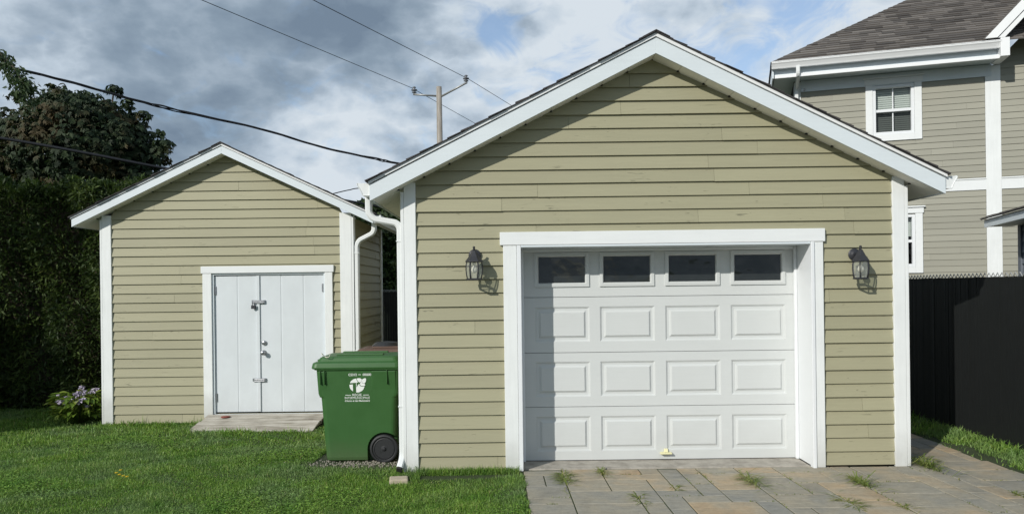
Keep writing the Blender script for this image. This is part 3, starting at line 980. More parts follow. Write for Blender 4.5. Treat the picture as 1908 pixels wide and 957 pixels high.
mb = MB()
mb.rect_sweep(bend([(-1.385, 0.02, 2.66), (-1.385, 0.02, 2.50), (-1.335, 0.02, 2.445), (-1.115, 0.02, 2.405), (-1.082, 0.02, 2.36), (-1.082, 0.02, 0.13), (-1.105, -0.06, 0.035)], 0.07, 5), 0.085, 0.062)
for zz in (2.22, 0.62):
    mb.box(-1.117, -1.047, -0.027, 0.066, zz, zz + 0.012)
ds = mb.build("downspout", M['gutter'], G, bevel=0.0)
mb = MB(); mb.rect_sweep([(-1.100, -0.045, 0.05), (-1.109, -0.072, 0.020)], 0.078, 0.056); mb.build("outlet", M['dark'], ds)


# ------------------------------------------------------------------ wall lanterns
def lantern(x, z, label):
    t_ = thing("wall_lantern", label, "wall lamp", (x, -0.024, z), "black lanterns either side of the garage door")
    ax = -0.135
    k6 = lambda r_, h, ph=0.0: [(r_ * math.cos(2 * math.pi * q / 6 + ph), ax + r_ * math.sin(2 * math.pi * q / 6 + ph), h) for q in range(6)]
    mb = MB()
    mb.lathe([(0.058, 0.0), (0.060, -0.008), (0.052, -0.014), (0.040, -0.018), (0.022, -0.026)], (0, 0, -0.004), 'Y', 20)
    mb.build("backplate", M['black_metal'], t_, world=False)
    mb = MB()
    mb.tube([(0, -0.020, -0.005), (0, -0.055, -0.012), (0, -0.095, 0.012), (0, -0.122, 0.045), (0, ax, 0.05)], [0.010, 0.009, 0.009, 0.010, 0.012], 8)
    mb.build("arm", M['black_metal'], t_, smooth=True, world=False)
    mb = MB()
    rings = [mb.pts(k6(r_, h)) for r_, h in [(0.010, 0.040), (0.022, 0.034), (0.030, 0.016), (0.052, -0.022), (0.083, -0.062), (0.085, -0.074), (0.074, -0.074)]]
    for A, B in zip(rings, rings[1:]):
        for q in range(6): mb.idx([A[q], A[(q + 1) % 6], B[(q + 1) % 6], B[q]])
    mb.idx(rings[0]); mb.idx(rings[-1])
    mb.build("roof", M['black_metal'], t_, world=False, bevel=0.002)
    mb = MB()
    mb.lathe([(0.006, 0.038), (0.008, 0.050), (0.005, 0.054), (0.011, 0.060), (0.013, 0.067), (0.009, 0.075), (0.002, 0.078)], (0, ax, 0), 'Z', 12)
    mb.build("finial", M['black_metal'], t_, smooth=True, world=False)
    prof = [(0.071, -0.074), (0.077, -0.105), (0.078, -0.145), (0.074, -0.19), (0.066, -0.230)]
    mb = MB()
    for q in range(6):
        a = 2 * math.pi * q / 6
        mb.tube([(r_ * math.cos(a), ax + r_ * math.sin(a), h) for r_, h in prof], 0.0055, 6)
    mb.build("cage", M['black_metal'], t_, smooth=True, world=False)
    mb = MB()
    rings = [mb.pts(k6(r_ - 0.004, h)) for r_, h in prof]
    for A, B in zip(rings, rings[1:]):
        for q in range(6): mb.idx([A[q], A[(q + 1) % 6], B[(q + 1) % 6], B[q]])
    mb.build("glass", M['lantern_glass'], t_, world=False)
    mb = MB()
    rings = [mb.pts(k6(r_, h)) for r_, h in [(0.066, -0.227), (0.078, -0.231), (0.078, -0.242), (0.05, -0.246)]]
    for A, B in zip(rings, rings[1:]):
        for q in range(6): mb.idx([A[q], A[(q + 1) % 6], B[(q + 1) % 6], B[q]])
    for q in range(6):      # an open rim, with a thin cross bar under the bulb
        pass
    mb.tube([(-0.07, ax, -0.236), (0.07, ax, -0.236)], 0.004, 6)
    mb.build("base_rim", M['black_metal'], t_, world=False, fixn=False)
    mb = MB()
    mb.lathe([(0.010, -0.070), (0.017, -0.074), (0.017, -0.100), (0.013, -0.103)], (0, ax, 0), 'Z', 12)
    mb.build("socket", M['cream'], t_, smooth=True, world=False)
    mb = MB()
    mb.lathe([(0.010, -0.103), (0.016, -0.115), (0.028, -0.138), (0.030, -0.152), (0.024, -0.168), (0.010, -0.178), (0.001, -0.180)], (0, ax, 0), 'Z', 14)
    mb.build("bulb", M['bulb'], t_, smooth=True, world=False)
    return t_


lantern(-0.357, 2.083, "black hexagonal wall lantern nearest the downspout, between corner board and door casing")
lantern(3.318, 2.045, "black hexagonal wall lantern on the garage wall nearest the dark fence")

# ------------------------------------------------------------------ SHED
S = thing("shed", "smaller olive beige garden shed with white double doors and lawn in front", "shed", (-4.04, 4.5, -0.1))
SY = 3.34; SX0, SX1, SXM = -5.81, -2.27, -4.035
SHALF, SZL, SP = 2.105, 2.69, 0.475
SL = 2.3


def ST(x, y, z): return (x, SY + y, z)


def s_clip(z):
    zz = SZL + 0.004 + 0.33 * SP
    if z <= zz: return (SX0 + 0.1, SX1 - 0.1)
    d = (z - zz) / SP
    return (SX0 - 0.006 + d, SX1 + 0.006 - d)


mb = MB(ST)
SD = (-4.262, -2.655, 0.04, 2.022)
siding(mb, -0.09, SZL + SHALF * SP + 0.004, 0.1315, s_clip, [(SD[0] - 0.01, SD[1] + 0.01, -1, SD[3] + 0.01)], rnd=random.Random(8), joint=(1.4, 3.4))
mb.build("siding", M['siding'], S, fixn=False)
mb = MB(ST)
mb.prism_y([(SX0 + 0.01, -0.2), (SD[0] - 0.012, -0.2), (SD[0] - 0.012, SD[3] + 0.012), (SD[1] + 0.012, SD[3] + 0.012), (SD[1] + 0.012, -0.2), (SX1 - 0.01, -0.2), (SX1 - 0.01, 2.8), (SXM, 3.66), (SX0 + 0.01, 2.8)], 0.001, 0.08)
mb.box(SX0 + 0.01, SX0 + 0.09, 0.08, SL, -0.2, 2.8); mb.box(SX1 - 0.09, SX1 - 0.01, 0.08, SL, -0.2, 2.8)
mb.prism_y([(SX0 + 0.1, -0.2), (SX1 - 0.1, -0.2), (SX1 - 0.1, 2.8), (SXM, 3.6), (SX0 + 0.1, 2.8)], SL - 0.1, SL - 0.01)
mb.box(SD[0] - 0.01, SD[1] + 0.01, 0.005, 0.079, -0.2, SD[2] - 0.012)
mb.build("wall", M['siding'], S)
for (xw, sg) in ((SX0, -1), (SX1, 1)):
    mb = MB((lambda xw, sg: lambda x, y, z: (xw - sg * 0.012 - sg * y, SY + x, z))(xw, sg))
    siding(mb, -0.09, 2.80, 0.1315, lambda z: (0.10, SL - 0.09), rnd=random.Random(5), joint=(2.4, 3.2))
    mb.build("siding", M['siding'], S)
for (xa, xb) in ((SX0, SX0 + 0.172 * 0.75), (SX1 - 0.165, SX1)):
    mb = MB(ST); mb.box(xa, xb, -0.036, -0.001, -0.13, 2.86); mb.build("corner_board", M['trim'], S, bevel=0.004)
for xa, xb in ((SX1 + 0.002, SX1 + 0.030), (SX0 - 0.03, SX0 - 0.002)):
    mb = MB(ST); mb.box(xa, xb, -0.034, 0.09, -0.12, 2.80); mb.build("corner_board", M['trim'], S, bevel=0.003)
mb = MB(ST); mb.box(SX1 + 0.002, SX1 + 0.030, SL - 0.085, SL, -0.12, 2.80); mb.build("corner_board", M['trim'], S, bevel=0.003)
# casing and doors
for (xa, xb) in ((-4.388, -4.262), (-2.655, -2.545)):
    mb = MB(ST); mb.box(xa, xb, -0.042, -0.002, -0.02, 2.020); mb.build("door_casing", M['trim'], S, bevel=0.004)
mb = MB(ST); mb.box(-4.408, -2.525, -0.050, -0.002, 2.023, 2.122); mb.build("door_casing", M['trim_h'], S, bevel=0.004)
mb = MB(ST)
mb.box(-4.261, -4.236, -0.02, 0.075, 0.028, 2.021); mb.box(-2.676, -2.656, -0.02, 0.075, 0.028, 2.021); mb.box(-4.235, -2.677, -0.02, 0.075, 1.998, 2.021)
mb.box(-4.261, -2.656, -0.02, 0.078, -0.02, 0.026)
mb.build("door_jamb", M['alu'], S)


def leaf(x0, x1, z0, z1, grooves, hx, hzs):
    mb = MB(ST)
    xs_ = [x0]
    for g_ in grooves: xs_ += [g_ - 0.012, g_ - 0.007, g_ + 0.007, g_ + 0.012]
    xs_.append(x1)
    y = 0.006
    for k in range(len(xs_) - 1):
        ya = y + 0.009 if (k % 4 in (2,) or k % 4 == 3) and k else y
        yb = ya
        ph = k % 4
        if ph == 0: ya = yb = y
        elif ph == 1: ya, yb = y, y + 0.0035
        elif ph == 2: ya = yb = y + 0.0035
        else: ya, yb = y + 0.0035, y
        mb.face([(xs_[k], ya, z0), (xs_[k + 1], yb, z0), (xs_[k + 1], yb, z1), (xs_[k], ya, z1)])
    mb.face([(x0, y, z0), (x0, y + 0.04, z0), (x0, y + 0.04, z1), (x0, y, z1)])
    mb.face([(x1, y, z0), (x1, y + 0.04, z0), (x1, y + 0.04, z1), (x1, y, z1)])
    mb.face([(x0, y, z0), (x1, y, z0), (x1, y + 0.04, z0), (x0, y + 0.04, z0)])
    mb.face([(x0, y, z1), (x1, y, z1), (x1, y + 0.04, z1), (x0, y + 0.04, z1)])
    mb.face([(x0, y + 0.04, z0), (x1, y + 0.04, z0), (x1, y + 0.04, z1), (x0, y + 0.04, z1)])
    d = mb.build("door_leaf", M['shed_door'], S, fixn=False)
    for hz in hzs:
        mb = MB(ST); mb.box(hx - 0.016, hx + 0.016, 0.0, 0.0055, hz - 0.055, hz + 0.055); mb.tube([(hx, -0.004, hz - 0.06), (hx, -0.004, hz + 0.06)], 0.008, 8)
        mb.build("hinge", M['steel'], d)
    return d


dl = leaf(-4.233, -3.612, 0.052, 1.985, [-3.905], -4.222, (1.78, 0.26))
dr = leaf(-3.606, -2.679, 0.048, 1.995, [-3.285, -2.965], -2.69, (1.80,))
mb = MB(ST); mb.box(-3.634, -3.590, -0.012, 0.005, 0.055, 1.985); mb.build("astragal", M['shed_door'], dr, bevel=0.004)
for hz, lab in ((1.615, 1), (0.505, 0)):
    mb = MB(ST)
    mb.box(-3.70, -3.515, -0.018, -0.0125, hz - 0.022, hz + 0.022); mb.box(-3.56, -3.515, -0.013, 0.005, hz - 0.022, hz + 0.022)
    mb.tube([(-3.67, -0.024, hz - 0.014), (-3.53, -0.024, hz - 0.014)], 0.008, 8); mb.tube([(-3.67, -0.024, hz + 0.010), (-3.53, -0.024, hz + 0.010)], 0.006, 8)
    mb.build("hasp", M['steel'], dr)
mb = MB(ST)
mb.tube([(-3.686, -0.03, 1.605), (-3.686, -0.035, 1.572), (-3.686, -0.035, 1.56)], 0.006, 8)
mb.tube([(-3.654, -0.03, 1.605), (-3.654, -0.035, 1.572), (-3.654, -0.035, 1.56)], 0.006, 8)
mb.box(-3.70, -3.64, -0.05, -0.022, 1.515, 1.565)
mb.build("padlock", M['black_metal'], dr, bevel=0.006)
mb = MB(ST); mb.lathe([(0.033, 0.006), (0.034, -0.012), (0.024, -0.022), (0.012, -0.024)], (-3.535, 0, 1.030), 'Y', 18); mb.build("deadbolt", M['steel'], dr, smooth=True)
mb = MB(ST); mb.lathe([(0.036, 0.006), (0.036, -0.002), (0.014, -0.010), (0.013, -0.03), (0.030, -0.045), (0.034, -0.062), (0.026, -0.075), (0.006, -0.078)], (-3.54, 0, 0.890), 'Y', 18); mb.build("knob", M['steel'], dr, smooth=True)

gable_roof(S, SXM, SHALF, SZL, SP, SY - 0.2, SY + SL + 0.2, 0.142, 0.006, random.Random(77), (SX0, SX1), trim_h=0.036)
k_gutter(S, -1.926, 1, SY - 0.17, SY + SL + 0.15, 2.80, 0.10, 0.10)
mb = MB()
mb.rect_sweep(bend([(-1.955, SY + 0.02, 2.71), (-1.955, SY + 0.02, 2.575), (-2.165, SY + 0.02, 2.47), (-2.205, SY + 0.02, 2.40), (-2.205, SY + 0.02, -0.06)], 0.07, 5), 0.085, 0.065)
for zz in (2.28, 0.9):
    mb.box(-2.242, -2.168, SY - 0.027, SY + 0.066, zz, zz + 0.012)
mb.build("downspout", M['gutter'], S)

# ------------------------------------------------------------------ ramp and what lies on it
RP = thing("ramp", "weathered grey plank ramp leading up to the shed doors", "ramp", (-3.47, 2.95, -0.1))
mb = MB()
yb_, yf_, zb_, zf_ = 3.285, 2.545, 0.030, -0.082
nP = 5
for k in range(nP):
    a, b = k / nP, (k + 1) / nP
    g = 0.006
    ya, yb2 = yb_ + (yf_ - yb_) * a - g, yb_ + (yf_ - yb_) * b + g
    za, zb2 = zb_ + (zf_ - zb_) * a, zb_ + (zf_ - zb_) * b
    xo = rng.uniform(-0.012, 0.012)
    x0, x1 = -4.315 + xo, -2.652 + xo * 0.6
    mb.hexa([(x0, yb2, zb2 - 0.028), (x1, yb2, zb2 - 0.028), (x1, ya, za - 0.028), (x0, ya, za - 0.028)],
            [(x0, yb2, zb2), (x1, yb2, zb2), (x1, ya, za), (x0, ya, za)], rng.random())
mb.build("deck_boards", M['plank'], RP, bevel=0.004)
for xx in (-4.24, -3.48, -2.73):
    mb = MB()
    mb.prism_x([(yf_ + 0.02, zf_ - 0.030), (yb_ - 0.01, zb_ - 0.030), (yb_ - 0.01, -0.16), (yf_ + 0.02, -0.16)], xx - 0.02, xx + 0.02)
    mb.build("joist", M['plank'], RP)
mb = MB()
mb.lathe([(0.015, 0.0), (0.058, 0.003), (0.066, 0.010), (0.055, 0.017), (0.012, 0.020)], (-4.02, 3.14, 0.009), 'Z', 20)
tag(mb.build("flat_stone", M['red'], smooth=True), "small flat reddish brown oval lying on the wooden ramp", "stone")
# block under the downspout
mb = MB(); mb.hexa([(-1.17, -0.30, -0.09), (-0.99, -0.27, -0.09), (-1.01, -0.13, -0.09), (-1.19, -0.16, -0.09)], [(-1.165, -0.295, -0.012), (-0.995, -0.27, -0.016), (-1.015, -0.135, -0.012), (-1.185, -0.16, -0.010)])
tag(mb.build("splash_block", M['brick_pale'], bevel=0.012), "pale concrete block in the grass under the garage downspout", "block")


# ------------------------------------------------------------------ wheeled bins
def text_mesh(body, width, height, bold=0.0):
    cu_ = bpy.data.curves.new("txt", 'FONT'); cu_.body = body; cu_.align_x = 'LEFT'; cu_.size = 1.0; cu_.offset = bold
    ob = bpy.data.objects.new("txt", cu_); COL.objects.link(ob)
    dg = bpy.context.evaluated_depsgraph_get(); dg.update()
    me = bpy.data.meshes.new_from_object(ob.evaluated_get(dg))
    v = np.empty(len(me.vertices) * 3, dtype=np.float32); me.vertices.foreach_get("co", v); v = v.reshape(-1, 3)
    lo, hi = v.min(0), v.max(0)
    v = (v - (lo + hi) / 2); v[:, 0] *= width / (hi[0] - lo[0]); v[:, 1] *= height / (hi[1] - lo[1])
    faces = [list(p_.vertices) for p_ in me.polygons]
    bpy.data.objects.remove(ob); bpy.data.curves.remove(cu_)
    return v, faces


def make_bin(label, x0, x1, y0, y1, zg, col, lidcol, printed):
    root = thing("wheeled_bin", label, "bin", ((x0 + x1) / 2, (y0 + y1) / 2, zg))
    W_, D_ = x1 - x0, y1 - y0
    ztop = zg + 1.00

    def ring(mb, z, ax0, ax1, ay0, ay1, r_=0.05):
        pts = []
        for (cx, cy, a0) in ((ax1 - r_, ay1 - r_, 0), (ax0 + r_, ay1 - r_, 90), (ax0 + r_, ay0 + r_, 180), (ax1 - r_, ay0 + r_, 270)):
            for k in range(5):
                a = R(a0 + k * 22.5); pts.append((cx + r_ * math.cos(a), cy + r_ * math.sin(a), z))
        return mb.pts(pts)

    mb = MB()
    def at(z):
        k = (z - zg) / 1.0
        return (x0 + 0.095 - 0.060 * k, x1 - 0.075 + 0.050 * k, y0 + 0.065 * (1 - k), y1 - 0.065 * (1 - k))
    rings = []
    for z, ox in ((zg + 0.012, -0.03), (zg + 0.03, -0.006), (zg + 0.06, 0), (zg + 0.40, 0), (zg + 0.690, 0), (zg + 0.715, 0.022), (zg + 0.74, 0.028), (zg + 0.985, 0.026), (zg + 0.99, 0.045), (zg + 1.02, 0.045)):
        a, b, c_, d = at(z)
        oy = 0.018 if z > zg + 0.986 else (ox if ox < 0 else 0)
        rings.append(ring(mb, z, a - ox, b + ox, c_ - oy, d + oy, 0.055))
    for A, B in zip(rings, rings[1:]):
        n = len(A)
        for q in range(n): mb.idx([A[q], A[(q + 1) % n], B[(q + 1) % n], B[q]])
    mb.idx(rings[0][::-1]); mb.idx(rings[-1])
    body = mb.build("body", col, root, smooth=False)
    # wheel arch cut out of the body
    cut = MB(); cut.lathe([(0.178, -0.30), (0.178, 0.155)], (x1 - 0.185, y0 + 0.0, zg + 0.142), 'Y', 32)
    cut.box(x1 - 0.363, x1 - 0.007, y0 - 0.30, y0 + 0.155, zg - 0.1, zg + 0.142)
    co = cut.build("cutter", col)
    bm_ = body.modifiers.new("arch", 'BOOLEAN'); bm_.object = co; bm_.operation = 'DIFFERENCE'; bm_.solver = 'EXACT'; bm_.use_self = True
    dg = bpy.context.evaluated_depsgraph_get(); dg.update()
    me2 = bpy.data.meshes.new_from_object(body.evaluated_get(dg))
    body.modifiers.clear()
    if len(me2.polygons) > 40: body.data = me2
    bpy.data.objects.remove(co)
    b = body.modifiers.new("bevel", 'BEVEL'); b.width = 0.006; b.segments = 2; b.limit_method = 'ANGLE'; b.angle_limit = R(40)
    # corner lugs under the rim
    def fy(z): return at(z)[2]
    for (la, lb) in ((x0 + 0.045, x0 + 0.125), (x1 - 0.30, x1 - 0.05)):
        lug = MB()
        za, zb2 = zg + 0.700, zg + 0.975
        lug.hexa([(la, fy(za) + 0.004, za), (lb, fy(za) + 0.004, za), (lb, fy(za) + 0.03, za), (la, fy(za) + 0.03, za)],
                 [(la, fy(zb2) - 0.010, zb2), (lb, fy(zb2) - 0.010, zb2), (lb, fy(zb2) + 0.03, zb2), (la, fy(zb2) + 0.03, zb2)])
        for lx in ((x0 + 0.062, x0 + 0.105) if la < x0 + 0.1 else (x1 - 0.14,)):
            lug.box(lx - 0.006, lx + 0.006, fy(zg + .9) - 0.026, fy(zg + .9) + 0.03, zg + 0.84, zg + 0.985)
        lug.build("rim_bracket", col, root, bevel=0.006)
    # lid: overhanging slab with a raised crown and moulded dips
    mb = MB()
    lx0, lx1, ly0, ly1 = x0 - 0.030, x1 + 0.010, y0 - 0.022, y1 + 0.022
    rr = []
    for z, i_ in ((zg + 1.000, 0.0), (zg + 1.012, -0.006), (zg + 1.060, 0.004), (zg + 1.068, 0.020), (zg + 1.072, 0.045), (zg + 1.110, 0.066), (zg + 1.122, 0.085), (zg + 1.128, 0.13), (zg + 1.131, 0.20)):
        rr.append(ring(mb, z, lx0 + i_, lx1 - i_ * 0.5, ly0 + i_, ly1 - i_, 0.06))
    for A, B in zip(rr, rr[1:]):
        n = len(A)
        for q in range(n): mb.idx([A[q], A[(q + 1) % n], B[(q + 1) % n], B[q]])
    mb.idx(rr[0][::-1]); mb.idx(rr[-1])
    # pulls, ribs and hinge barrel
    mb.box(lx0 + 0.02, lx0 + 0.10, (y0 + y1) / 2 - 0.16, (y0 + y1) / 2 + 0.16, zg + 1.068, zg + 1.088)
    for q in (-0.15, 0.15):
        mb.box(x0 + 0.20, x1 - 0.20, (y0 + y1) / 2 + q - 0.03, (y0 + y1) / 2 + q + 0.03, zg + 1.126, zg + 1.146)
    mb.tube([(lx1 - 0.012, y0 + 0.08, zg + 1.05), (lx1 - 0.012, y1 - 0.08, zg + 1.05)], 0.022, 10)
    lid = mb.build("lid", lidcol, root, bevel=0.007)
    if not printed:
        mb = MB(); mb.lathe([(0.17, zg + 1.125), (0.17, zg + 1.15), (0.13, zg + 1.185), (0.04, zg + 1.195)], (x1 - 0.42, (y0 + y1) / 2, 0), 'Z', 24)
        mb.build("vent_cap", M['tyre'], lid)
    mb = MB(); mb.tube([(x1 - 0.02, y0 + 0.05, zg + 0.97), (x1 + 0.045, y0 + 0.06, zg + 0.985), (x1 + 0.045, y1 - 0.06, zg + 0.985), (x1 - 0.02, y1 - 0.05, zg + 0.97)], 0.016, 10)
    mb.build("handle", col, root, smooth=True)
    # wheels
    for wy, s_ in ((y0 + 0.052, -1), (y1 - 0.052, 1)):
        mb = MB()
        mb.lathe([(0.118, s_ * -0.028), (0.146, s_ * -0.026), (0.151, s_ * -0.012), (0.151, s_ * 0.012), (0.146, s_ * 0.026), (0.128, s_ * 0.030), (0.120, s_ * 0.018)], (x1 - 0.185, wy, zg + 0.150), 'Y', 40)
        wh = mb.build("wheel", M['tyre'], root, smooth=False, bevel=0.003)
        mb = MB()
        mb.lathe([(0.119, s_ * 0.010), (0.112, s_ * 0.022), (0.104, s_ * 0.024), (0.098, s_ * 0.012), (0.088, s_ * 0.010), (0.045, s_ * 0.016), (0.020, s_ * 0.020), (0.016, s_ * 0.030), (0.004, s_ * 0.032)], (x1 - 0.185, wy, zg + 0.150), 'Y', 40)
        mb.lathe([(0.012, s_ * 0.008), (0.012, s_ * 0.022), (0.002, s_ * 0.022)], (x1 - 0.185 - 0.045, wy, zg + 0.118), 'Y', 12)
        mb.build("hub", M['tyre'], wh, smooth=False)
    mb = MB(); mb.tube([(x1 - 0.185, y0 + 0.05, zg + 0.15), (x1 - 0.185, y1 - 0.05, zg + 0.15)], 0.012, 8); mb.build("axle", M['steel'], root)
    if printed:
        cx = -1.632
        def TP(x, y, z): return (x, fy(z) - 0.0015 - y, z)
        def words_(name, items, mat=M['white_ink']):
            mb = MB(TP)
            for body_, xx, zz, w_, h_, bo in items:
                v, fs = text_mesh(body_, w_, h_, bo)
                i = mb.pts([(xx + a[0], 0.0, zz + a[1]) for a in v])
                for f_ in fs: mb.idx([i[k] for k in f_])
            return mb.build(name, mat, root, fixn=False)
        words_("serial_number", [("CS312", -1.685, 0.872, 0.088, 0.026, 0.018), ("-", -1.612, 0.872, 0.026, 0.006, 0.01), ("000680", -1.535, 0.872, 0.088, 0.026, 0.012)])
        words_("owner_lettering", [("R\u00c9GIE", cx - 0.012, 0.662, 0.098, 0.032, 0.0), ("INTERMUNICIPALE", cx - 0.01, 0.628, 0.262, 0.024, 0.0),
                                   ("d'Acton et des Maskoutains", cx - 0.01, 0.597, 0.262, 0.020, 0.015)])
        for (a, b) in ((-0.135, -0.075), (0.052, 0.112)):
            mb = MB(TP); mb.face([(cx + a, 0, 0.654), (cx + b, 0, 0.654), (cx + b, 0, 0.659), (cx + a, 0, 0.659)])
            mb.build("lettering_rule", M['white_ink'], root, fixn=False)
        # emblem: white disc, a broad green stem with an arm, three white leaves over the rim
        ec, ez = cx - 0.010, 0.758
        mb = MB(TP); mb.face([(ec + 0.079 * math.cos(a), 0.0, ez + 0.074 * math.sin(a)) for a in [2 * math.pi * k / 40 for k in range(40)]])
        em = mb.build("emblem", M['white_ink'], root, fixn=False)
        mb = MB(TP)
        q = 0.001
        mb.face([(ec - 0.079, q, ez + 0.026), (ec - 0.010, q, ez + 0.030), (ec - 0.010, q, ez - 0.082), (ec - 0.043, q, ez - 0.082), (ec - 0.043, q, ez + 0.012), (ec - 0.079, q, ez + 0.010)])
        mb.face([(ec - 0.004, q, ez + 0.031), (ec + 0.020, q, ez + 0.034), (ec + 0.034, q, ez + 0.020), (ec + 0.020, q, ez + 0.016), (ec + 0.006, q, ez + 0.000), (ec - 0.004, q, ez - 0.02)])
        def petal(cx_, cz_, a_, l_, w_, y_):
            pts = []
            for k in range(20):
                u_ = 2 * math.pi * k / 20
                px_, pz_ = l_ * math.cos(u_), w_ * math.sin(u_) * (1 - 0.35 * math.cos(u_))
                pts.append((cx_ + px_ * math.cos(a_) - pz_ * math.sin(a_), y_, cz_ + px_ * math.sin(a_) + pz_ * math.cos(a_)))
            return pts
        PET = [(ec + 0.026, ez + 0.058, R(150), 0.028, 0.020), (ec + 0.074, ez + 0.050, R(50), 0.032, 0.022), (ec + 0.060, ez + 0.012, R(-20), 0.028, 0.019)]
        for (a, b, c_, d, e_) in PET: mb.face(petal(a, b, c_, d + 0.006, e_ + 0.006, 0.0016))
        mb.build("emblem_stem", col, em, fixn=False)
        mb = MB(TP)
        for (a, b, c_, d, e_) in PET: mb.face(petal(a, b, c_, d, e_, 0.0024))
        mb.build("emblem_leaf", M['white_ink'], em, fixn=False)
    return root


make_bin("dark green wheeled bin with white printed emblem standing beside the downspout", -2.085, -1.185, 0.575, 1.215, -0.066, M['bin_green'], M['bin_green'], True)
make_bin("brown wheeled bin with dark round vent cap tucked behind the green bin", -1.86, -1.10, 1.42, 2.03, -0.055, M['bin_brown'], M['bin_brown'], False)
mb = MB()
pth = [(-2.03, 0.60, 1.068), (-2.00, 0.585, 1.075), (-1.985, 0.60, 1.045 + 0.03), (-1.975, 0.575, 1.066), (-1.95, 0.60, 1.066), (-1.935, 0.62, 1.075)]
mb.tube(bend([(-2.00, 0.575, 1.075), (-2.02, 0.60, 1.105), (-1.99, 0.615, 1.07), (-1.965, 0.585, 1.055), (-1.93, 0.57, 1.058), (-1.925, 0.61, 1.090)], 0.02, 4), 0.0035, 6)
tag(mb.build("string", M['string'], smooth=True), "loose loop of white string on the green bin lid", "string")

# ------------------------------------------------------------------ gravel under the bin
mb = MB()
pr = random.Random(44)
for k in range(480):
    x = pr.gauss(-1.60, 0.30); y = pr.gauss(0.56, 0.11)
    if x > -1.0: continue
    r_ = pr.uniform(0.004, 0.013); z = ground_z(x, y) + r_ * 0.35
    a = pr.uniform(0, 6.3)
    top = [(x + r_ * math.cos(a + q * 1.26) * pr.uniform(.7, 1.1), y + r_ * math.sin(a + q * 1.26) * pr.uniform(.7, 1.1)) for q in range(5)]
    lo = mb.pts([(p_[0], p_[1], z - r_ * .5) for p_ in top]); hi = mb.pts([(x + (p_[0] - x) * .65, y + (p_[1] - y) * .65, z + r_ * pr.uniform(.35, .7)) for p_ in top])
    for q in range(5): mb.idx([lo[q], lo[(q + 1) % 5], hi[(q + 1) % 5], hi[q]])
    mb.idx(hi)
tag(mb.build("gravel", M['gravel'], fixn=False), "pale gravel scattered round the foot of the green bin", "gravel", kind='stuff')


# ------------------------------------------------------------------ fences with black slats
def slat_fence(label, T, length, top, z0=-0.02, loc=(0, 0, 0), wires=True, seed=1):
    root = thing("slat_fence", label, "fence", loc)
    rnd = random.Random(seed)
    mb = MB(T)
    x = 0.0
    while x < length:
        w = 0.047; y = rnd.uniform(-0.002, 0.002); tl = rnd.uniform(-0.0015, 0.0015)
        mb.hexa([(x, y - 0.004 + tl, z0), (x + w, y - 0.004 - tl, z0), (x + w, y + 0.004 - tl, z0), (x, y + 0.004 + tl, z0)],
                [(x, y - 0.004 + tl, top - 0.055 + rnd.uniform(-.006, .006)), (x + w, y - 0.004 - tl, top - 0.055 + rnd.uniform(-.006, .006)), (x + w, y + 0.004 - tl, top - 0.055), (x, y + 0.004 + tl, top - 0.055)], rnd.random())
        x += 0.050
    mb.build("slats", M['slat'], root, fixn=False)
    if wires:
        mb = MB(T); p_ = 0.075; n = int(length / p_)
        for k in range(n):
            zz = z0 + 0.03; pts = []; s_ = k % 2
            q = 0
            while zz < top - 0.10:
                pts.append((k * p_ + (p_ if (q + s_) % 2 else 0.0), -0.012 if q % 2 else 0.012, zz)); zz += 0.085; q += 1
            mb.tube([(a, -0.012, c_) for a, b, c_ in pts], 0.0022, 3, cap=False)
        mb.build("chain_link", M['blackwire'], root, fixn=False)
    mb = MB(T); p_ = 0.072
    for k in range(int(length / p_)):
        x = k * p_
        mb.tube([(x, -0.010, top - 0.058), (x + p_ / 2, -0.010, top - 0.010), (x + p_, -0.010, top - 0.058)], 0.005, 5)
        mb.tube([(x + p_ / 2, 0.012, top - 0.058), (x + p_, 0.012, top - 0.014), (x + p_ * 1.5, 0.012, top - 0.058)], 0.0045, 5)
    mb.build("top_wire", M['galv'], root, fixn=False)
    for k in range(int(length / 3.0) + 1):
        mb = MB(T); xx = min(k * 3.0 + 0.4, length - 0.05)
        mb.tube([(xx, 0.06, z0 - 0.2), (xx, 0.06, top - 0.06)], 0.03, 10); mb.build("post", M['blackwire'], root)
    mb = MB(T); mb.tube([(0, 0.045, top - 0.10), (length, 0.045, top - 0.10)], 0.018, 8); mb.build("rail", M['blackwire'], root)
    return root


slat_fence("long tall black privacy fence between the driveway and the beige house", lambda x, y, z: (5.30 + y, -3.2 + x, z), 14.0, 1.872, loc=(5.3, 3.0, 0), wires=False)
slat_fence("dark slatted fence at the end of the gap between the shed and garage", lambda x, y, z: (-4.6 + x, 7.6 + y, z), 7.5, 1.78, loc=(-1.0, 7.6, -0.1), z0=-0.1, wires=False, seed=4)

# ------------------------------------------------------------------ the two-storey house
HT = R(17.4); HE1 = (math.cos(HT), -math.sin(HT)); HE2 = (math.sin(HT), math.cos(HT)); HP0 = (9.45, 7.3)


def HH(t_, n, z):
    return (HP0[0] + t_ * HE1[0] + n * HE2[0], HP0[1] + t_ * HE1[1] + n * HE2[1], z)


